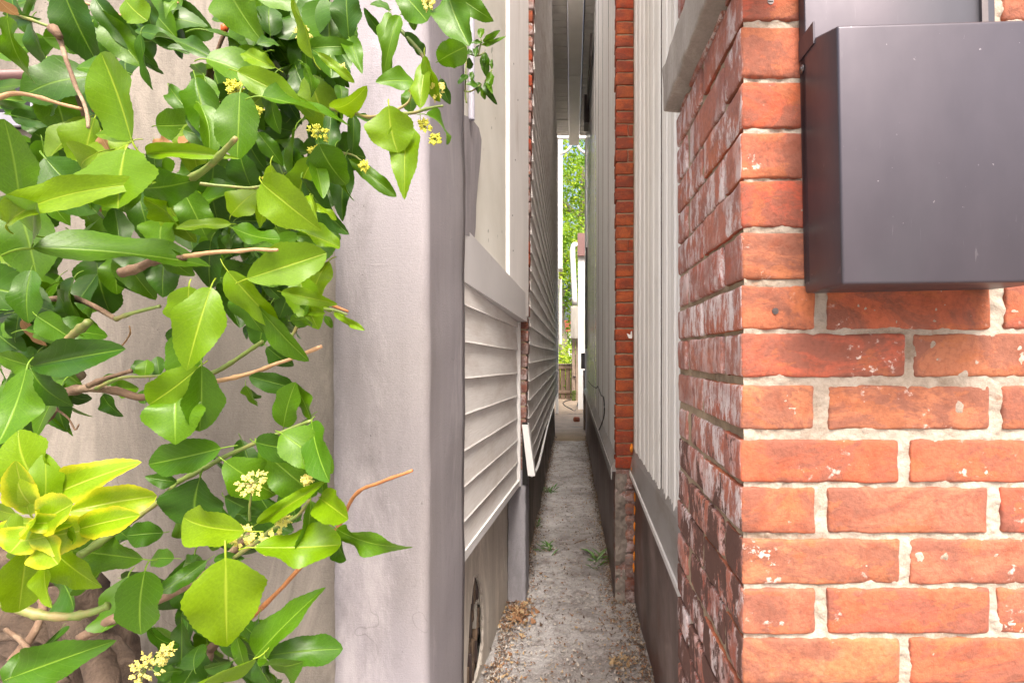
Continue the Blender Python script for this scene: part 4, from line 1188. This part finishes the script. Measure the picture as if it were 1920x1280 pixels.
scatter([(380, 0), (660, 0), (660, 120), (480, 160)], 10, 'mmd', .72, .80, 120)
scatter([(0, 620), (160, 620), (100, 820), (0, 840)], 6, 'md', .66, .76, 110)
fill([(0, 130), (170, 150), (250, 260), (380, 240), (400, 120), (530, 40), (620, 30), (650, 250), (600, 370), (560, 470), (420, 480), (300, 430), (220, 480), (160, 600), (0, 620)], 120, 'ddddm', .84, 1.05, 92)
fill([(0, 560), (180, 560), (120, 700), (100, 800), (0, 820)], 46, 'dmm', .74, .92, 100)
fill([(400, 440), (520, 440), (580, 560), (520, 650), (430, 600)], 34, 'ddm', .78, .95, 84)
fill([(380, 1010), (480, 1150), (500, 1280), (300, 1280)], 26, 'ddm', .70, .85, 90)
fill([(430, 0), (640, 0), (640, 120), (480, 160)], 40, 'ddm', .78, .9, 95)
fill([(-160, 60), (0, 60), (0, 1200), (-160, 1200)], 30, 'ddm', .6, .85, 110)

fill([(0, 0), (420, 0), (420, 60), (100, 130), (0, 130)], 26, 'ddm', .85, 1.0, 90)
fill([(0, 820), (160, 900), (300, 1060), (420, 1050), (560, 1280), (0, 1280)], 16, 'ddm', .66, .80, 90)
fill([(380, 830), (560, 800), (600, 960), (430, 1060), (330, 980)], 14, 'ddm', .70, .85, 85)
# the leaves too deep and too covered to pick apart become one part
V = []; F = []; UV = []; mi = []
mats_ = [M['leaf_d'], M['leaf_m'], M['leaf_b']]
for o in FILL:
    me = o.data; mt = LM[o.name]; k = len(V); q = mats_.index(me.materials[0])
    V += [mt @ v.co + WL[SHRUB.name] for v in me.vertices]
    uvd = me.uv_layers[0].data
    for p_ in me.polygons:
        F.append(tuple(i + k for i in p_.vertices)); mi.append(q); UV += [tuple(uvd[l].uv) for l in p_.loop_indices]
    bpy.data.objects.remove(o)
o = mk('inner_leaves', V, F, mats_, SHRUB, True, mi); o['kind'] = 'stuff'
uvl = o.data.uv_layers.new(name='UVMap')
for i, u_ in enumerate(UV): uvl.data[i].uv = u_

# stems -------------------------------------------------------------
STEMS = [
 ([(445, 3), (421, 60), (404, 105), (394, 135)], .80, .84, 3.5, 'stem_b'), ([(394, 132), (388, 160), (380, 200), (410, 215)], .84, .84, 6.5, 'stem_b'),
 ([(30, 26), (60, 38), (104, 54)], .70, .70, 3.6, 'stem_g'), ([(104, 54), (120, 95), (138, 150), (160, 205), (165, 240)], .70, .68, 4.0, 'stem_b'), ([(98, 52), (112, 70)], .69, .69, 9, 'stem_b'),
 ([(342, 345), (378, 322), (410, 292), (442, 260)], .62, .56, 6.5, 'stem_g'), ([(340, 342), (300, 345), (260, 350), (200, 380)], .62, .72, 4.5, 'stem_b'), ([(340, 342), (420, 350), (480, 352), (520, 330)], .62, .68, 3, 'stem_g'),
 ([(-20, 188), (25, 176), (80, 185), (152, 205)], .72, .72, 4.2, 'stem_t'),
 ([(228, 512), (262, 500), (285, 491), (345, 482)], .66, .64, 8.0, 'stem_b'), ([(345, 481), (390, 474), (450, 470), (520, 468)], .62, .56, 4.2, 'stem_t'),
 ([(215, 598), (250, 585), (300, 574)], .62, .62, 4, 'stem_g'),
 ([(380, 722), (410, 714), (440, 707), (482, 695), (520, 682), (603, 649)], .70, .66, 4.5, 'stem_t'),
 ([(370, 712), (405, 696), (433, 680), (462, 660), (492, 640)], .70, .66, 4.5, 'stem_g'), ([(120, 736), (160, 728), (215, 732), (266, 745), (290, 735)], .72, .70, 8, 'stem_b'),
 ([(165, 724), (200, 708), (245, 696)], .70, .69, 5, 'stem_b'), ([(180, 728), (230, 708), (305, 706)], .69, .68, 3.2, 'stem_g'),
 ([(165, 603), (140, 625), (110, 652), (60, 700)], .66, .70, 7, 'stem_g'), ([(168, 605), (166, 640), (150, 690), (145, 730)], .76, .76, 5, 'stem_b'),
 ([(104, 766), (84, 790), (45, 832), (10, 880)], .72, .74, 6, 'stem_b'), ([(110, 770), (130, 785), (140, 805), (148, 795)], .74, .74, 1.8, 'stem_b'),
 ([(330, 905), (380, 878), (415, 860), (470, 832), (540, 806), (584, 788)], .68, .63, 4.5, 'stem_g'),
 ([(150, 1040), (205, 1005), (260, 966), (300, 938), (330, 905)], .56, .68, 6, 'stem_g'),
 ([(-30, 1110), (30, 1138), (70, 1150), (130, 1156), (175, 1146), (205, 1133)], .58, .60, 9, 'stem_g'),
 ([(150, 1195), (205, 1165), (260, 1140), (300, 1122), (345, 1100), (400, 1068), (470, 1000)], .74, .66, 9, 'stem_b'),
 ([(300, 1105), (330, 1095), (366, 1086)], .66, .66, 5, 'stem_g'),
 ([(470, 1160), (520, 1110), (575, 1050), (628, 995), (655, 945), (680, 916), (725, 900), (772, 882)], .72, .62, 4, 'stem_o'),
 ([(395, 1215), (430, 1180), (480, 1140)], .74, .72, 8, 'stem_b'), ([(395, 1215), (390, 1245), (392, 1290)], .74, .74, 6, 'stem_b'),
 ([(440, 1045), (480, 1015), (520, 985), (560, 965), (580, 935)], .66, .62, 4, 'stem_g'), ([(468, 975), (468, 950), (472, 920)], .62, .61, 2.2, 'stem_g'), ([(535, 970), (560, 945), (572, 925)], .61, .60, 2, 'stem_g'),
 ([(500, 1015), (545, 1015), (560, 1012)], .62, .62, 2, 'stem_g'), ([(520, 890), (560, 900), (610, 885)], .68, .66, 3, 'stem_o'),
 ([(735, 36), (755, 62), (790, 100), (800, 130)], .76, .72, 3.5, 'stem_g'), ([(620, 203), (660, 212), (690, 220), (720, 215)], .72, .66, 3.5, 'stem_g'),
 ([(740, 215), (775, 212), (800, 205), (830, 200)], .66, .64, 3, 'stem_g'), ([(740, 208), (765, 192), (775, 170)], .66, .66, 2.2, 'stem_g'),
 ([(560, 175), (575, 110), (570, 40), (560, -20)], .84, .80, 4, 'stem_b'), ([(620, 285), (660, 290), (690, 315)], .76, .74, 2, 'stem_g'),
 ([(540, 640), (575, 588), (620, 580), (650, 590)], .70, .70, 3, 'stem_g'), ([(625, 573), (652, 585)], .68, .68, 3, 'stem_o'),
 ([(210, 655), (228, 648), (244, 625), (243, 610)], .95, .95, 1.6, 'stem_t'),
 ([(235, 34), (275, 34), (310, 12), (335, 5)], .95, .93, 2.2, 'stem_t'), ([(150, 3), (180, 12), (240, 34)], .95, .95, 2.4, 'stem_t'),
 ([(20, 1240), (60, 1190), (80, 1140), (60, 1100)], .74, .80, 7, 'stem_b'), ([(60, 1250), (50, 1210), (10, 1180)], .70, .74, 5, 'stem_b'),
 ([(-20, 520), (60, 560), (140, 560), (220, 600)], .80, .76, 6, 'stem_b'), ([(150, 700), (60, 760), (-30, 780)], .74, .78, 9, 'stem_b'), ([(200, 340), (180, 300), (165, 240), (150, 180)], .80, .78, 8, 'stem_b'),
]
for (pts, d0, d1, r_, mt) in STEMS:
    n_ = len(pts); q = [P(x, y, d0+(d1-d0)*i/(n_-1)) for i, (x, y) in enumerate(pts)]
    q = smooth_path(q, 5); b = MB(); k = len(q)
    rad = []
    for i in range(k):
        nb = 1.25 if (i % 7 == 3) else 1.0
        rad.append(r_/1000*(d0+d1)/2*nb*(1.12 - .42*i/max(1, k-1))*(1.0 + random.uniform(-.08, .08)))
    q = [p + noise.noise_vector(p*30)*.0015 for p in q]
    b.tube(q, rad, 8); b.obj('stem', M[mt], SHRUB, True)
b = MB()
for p in (P(445, 5, .80), P(443, 12, .80), P(430, 28, .80), P(421, 52, .80)):
    b.tube([p + Vector((-.004, 0, -.006)), p, p + Vector((.002, 0, .006))], [.002, .006, .001], 7)
b.obj('bud', M['bud'], SHRUB, True)

def flower(x, y, d, size, tone, n=34):
    c = P(x, y, d); b = MB(); R_ = size/1000*d/2
    for i in range(n):
        v = Vector((lrand.gauss(0, 1), lrand.gauss(-.35, .8), lrand.gauss(.1, 1))).normalized()*R_*lrand.uniform(.55, 1.05)
        p = c + v; r_ = .0016*lrand.uniform(.7, 1.3)
        if i % 2 == 0: b.tube([c, c + v*.95], .0005, 4, 1, False)
        for k in range(4):
            a = k*math.pi/2 + i; t = Vector((math.cos(a), -.3, math.sin(a)))*r_*1.5
            b.tube([p, p+t*.6, p+t], [r_*.5, r_*.7, r_*.25], 5, 0)
        b.tube([p, p + v.normalized()*.0035], [r_*.45, r_*.5], 5, 0)
    b.obj('flower_cluster', [M['petal'] if tone else M['petal_y'], M['stem_g']], SHRUB)
for (c, x, y, s, t) in [(5, 380, 190, 80, 1), (5, 10, 500, 60, 0), (5, 120, 620, 60, 0), (5, 470, 740, 100, 0), (5, 450, 850, 60, 0), (5, 235, 1035, 150, 0), (5, 600, 385, 50, 1), (5, 1130, 510, 95, 1),
                        (5, 1060, 705, 70, 0), (5, 1120, 785, 70, 0), (5, 1080, 25, 60, 1), (5, 725, 930, 50, 0), (4, 1310, 490, 90, 0), (9, 275, 190, 150, 1), (9, 225, 480, 120, 1), (9, 375, 505, 125, 1), (9, 555, 545, 100, 0),
                        (9, 572, 172, 50, 1), (9, 440, 390, 60, 1), (8, 250, 575, 120, 1), (8, 805, 1190, 170, 1), (8, 910, 1115, 90, 1), (5, 995, 500, 40, 1)]:
    ox, oy, sc_ = CR[c]; flower(ox+x*sc_, oy+y*sc_, .60 if c in (9, 8) else .68, s*sc_, t, 40 if s > 100 else 24)

# gnarled trunk at the lower left
RT = thing('gnarled_trunk', (-.85, .98, -H), 'thick gnarled brown vine trunk and roots at the lower left corner', 'trunk')
b = MB()
q = smooth_path([P(150, 1600, .98), P(120, 1380, .98), P(95, 1250, .97), P(60, 1150, .98), P(-20, 1090, 1.0), P(-120, 1040, 1.02)], 6)
b.tube(q, [.14 - .0022*i for i in range(len(q))], 18)
V2 = [v + noise.noise_vector(v*18)*.022 + noise.noise_vector(v*50)*.008 for v in b.v]; b.v = V2
b.obj('stump', M['root'], RT, True)
for (pts, d0, d1, r_) in [([(20, 1120), (70, 1150), (130, 1180), (180, 1230), (200, 1300)], .84, .82, 26), ([(-20, 1160), (50, 1170), (90, 1230), (100, 1300)], .80, .82, 22),
                          ([(60, 1085), (110, 1075), (150, 1095), (170, 1140)], .84, .88, 22), ([(0, 1190), (60, 1210), (120, 1280)], .76, .78, 10), ([(180, 1190), (230, 1250), (260, 1330)], .92, .9, 24), ([(-30, 1230), (20, 1260), (60, 1300)], .78, .76, 14)]:
    q = smooth_path([P(x, y, d0+(d1-d0)*i/(len(pts)-1)) for i, (x, y) in enumerate(pts)], 6)
    b = MB(); b.tube(q, [r_/1000*d0*(1+.15*noise.noise(p*20)) for p in q], 12)
    b.v = [v + noise.noise_vector(v*45)*.006 for v in b.v]; b.obj('root', M['root'], RT, True)

# small vine sprig hanging by the cream wall
SP = thing('vine_sprig', P(880, 110, 1.5), 'small thin-leaved vine sprig against the cream wall beside the grey corner', 'vine')
def c1(x, y): return (860+x*.328, y*.328)
for (bx, by, tx, ty, w_, tone) in [(125,220,118,135,38,'m'),(135,245,60,225,24,'d'),(140,240,225,325,34,'m'),(150,300,190,415,52,'d'),(120,260,105,300,30,'d'),(130,260,245,365,22,'m'),(60,330,80,390,40,'d'),(40,300,75,290,40,'d'),
                                   (185,410,205,505,44,'m'),(110,490,60,470,40,'d'),(150,470,180,570,44,'d'),(165,460,245,515,24,'m'),(120,500,150,565,40,'m'),(50,430,70,500,40,'d'),(75,410,90,450,26,'d'),(110,470,95,520,36,'d'),(190,340,205,380,20,'m'),(150,320,120,345,30,'d')]:
    bx, by = c1(bx, by); tx, ty = c1(tx, ty); leaf(bx, by, tx, ty, w_*.328, tone, 1.50, SP, .4)
for pts in [[(30, 300), (60, 310), (110, 320), (150, 300)], [(30, 520), (60, 525), (95, 510), (130, 480)], [(45, 590), (38, 540), (40, 440), (45, 300), (40, 150)], [(110, 320), (125, 260), (130, 230)], [(150, 470), (190, 400)]]:
    b = MB(); b.tube(smooth_path([P(*c1(x, y), 1.5) for x, y in pts]), .0022, 6); b.obj('stem', M['stem_g'], SP, True)

# ------------------------------------------------------------------ litter and weeds on the path
def litter(name, n, mats, place_fn, label=None, size=(.006, .022)):
    rnd = random.Random(n); V = []; F = []; mi = []
    for _ in range(n):
        x, y = place_fn(rnd)
        s = rnd.uniform(*size); an = rnd.uniform(0, 6.28); a = Vector((math.cos(an), math.sin(an), rnd.gauss(0, .2))); q = Vector((-math.sin(an), math.cos(an), rnd.gauss(0, .3)))
        p = Vector((x, y, -H + .008 + rnd.random()*.008)); up = Vector((0, 0, s*rnd.uniform(.1, .5)))
        k = len(V); w_ = s*rnd.uniform(.25, .6)
        V += [p - a*s*.5 + up, p - q*w_*.5, p + a*s*.5 + up*.6, p + q*w_*.5, p]
        F += [(k, k+1, k+4), (k+1, k+2, k+4), (k+2, k+3, k+4), (k+3, k, k+4)]
        mi += [rnd.choices(range(len(mats)), [4, 3, 6, 4][:len(mats)])[0]]*4
    o = mk(name, V, F, mats, None, False, mi)
    o['kind'] = 'stuff'; tag(o, label, 'debris'); return o
def pf(rnd):
    y = 1.5 + 6.5*rnd.random()**1.6
    e = rnd.random()
    x = rnd.uniform(-.36, .33) if e < .45 else (.0 + rnd.choice([-.29, .24]) + rnd.gauss(0, .05))
    if y > 3: x = max(-.28, min(.235, x))
    return x, y
litter('leaf_litter', 12000, [M['litter_a'], M['litter_b'], M['litter_c'], M['litter_d']], pf, 'fine dry leaf litter and crumbs strewn over the alley path', (.005, .024))
def pfe(rnd):
    y = 1.6 + 7*rnd.random()**1.4; s_ = rnd.choice([-1, 1])
    xw = (-.335 if y < 2.85 else -.285) if s_ < 0 else (.325 if y < 2.8 else .235)
    return xw - s_*abs(rnd.gauss(0, .022 + .02*abs(noise.noise(Vector((y*3, s_, 0)))))), y
litter('edge_dirt', 7000, [M['litter_a'], M['root'], M['litter_c'], M['litter_d']], pfe, 'crumbling dirt and leaf bits heaped along both foot edges of the path', (.006, .022))
def pf2(rnd): 
    a = rnd.random()*6.28; r_ = abs(rnd.gauss(0, .05)); return -.275 + math.cos(a)*r_*.9, 2.70 + math.sin(a)*r_*1.8
litter('dead_leaves', 260, [M['litter_a'], M['litter_b']], pf2, 'heap of rusty dead leaves at the foot of the grey pier', (.02, .05))
def pf3(rnd): return .215 + rnd.gauss(0, .025), 2.28 + rnd.gauss(0, .05)
litter('dead_leaves', 40, [M['litter_b'], M['litter_b']], pf3, 'tan dead leaves beside the dark board at the lower right of the path', (.02, .05))
for (x, y, s, lab) in [(1027, 1029, .08, 'small green weed at the left edge of the path nearest the camera'), (1001, 988, .08, 'green weed tuft against the left foundation below the grey pier top'), (1120, 1052, .105, 'largest green weed growing at the right edge of the path'),
                  (1030, 920, .10, 'flat green weed farther along the left edge of the path')]:
    d = H/((y-665)/1000); c = P(x, y, d); b = MB()
    for i in range(26):
        a = random.random()*6.28; L = s*random.uniform(.4, 1); t = Vector((math.cos(a), math.sin(a), random.uniform(.15, .9)))*L; w_ = Vector((-math.sin(a), math.cos(a), 0))*L*.10
        p = c + Vector((random.gauss(0, s*.25), random.gauss(0, s*.6), 0))
        b.add([p-w_*.4, p+w_*.4, p+t*.55+w_, p+t-Vector((0,0,L*.15)), p+t*.55-w_], [(0, 1, 2, 3, 4)])
    tag(b.obj('weed', M['weed']), lab, 'weed')
cable('fallen_twig', [P(1100, 1010, 3.78), P(1082, 1016, 3.72), P(1078, 1018, 3.7)], .003, M['stem_b'], 'thin dark twig lying on the path before the weeds', 'twig')

# ------------------------------------------------------------------ lift everything onto the real ground height
for o in TOP: o.location.z += H
print('LEAVES', NLEAF[0], len([o for o in bpy.data.objects if o.parent == SHRUB and o.name.startswith('leaf')]), len([o for o in bpy.data.objects if o.name.startswith('brick')]), 'OBJECTS', len(bpy.data.objects))
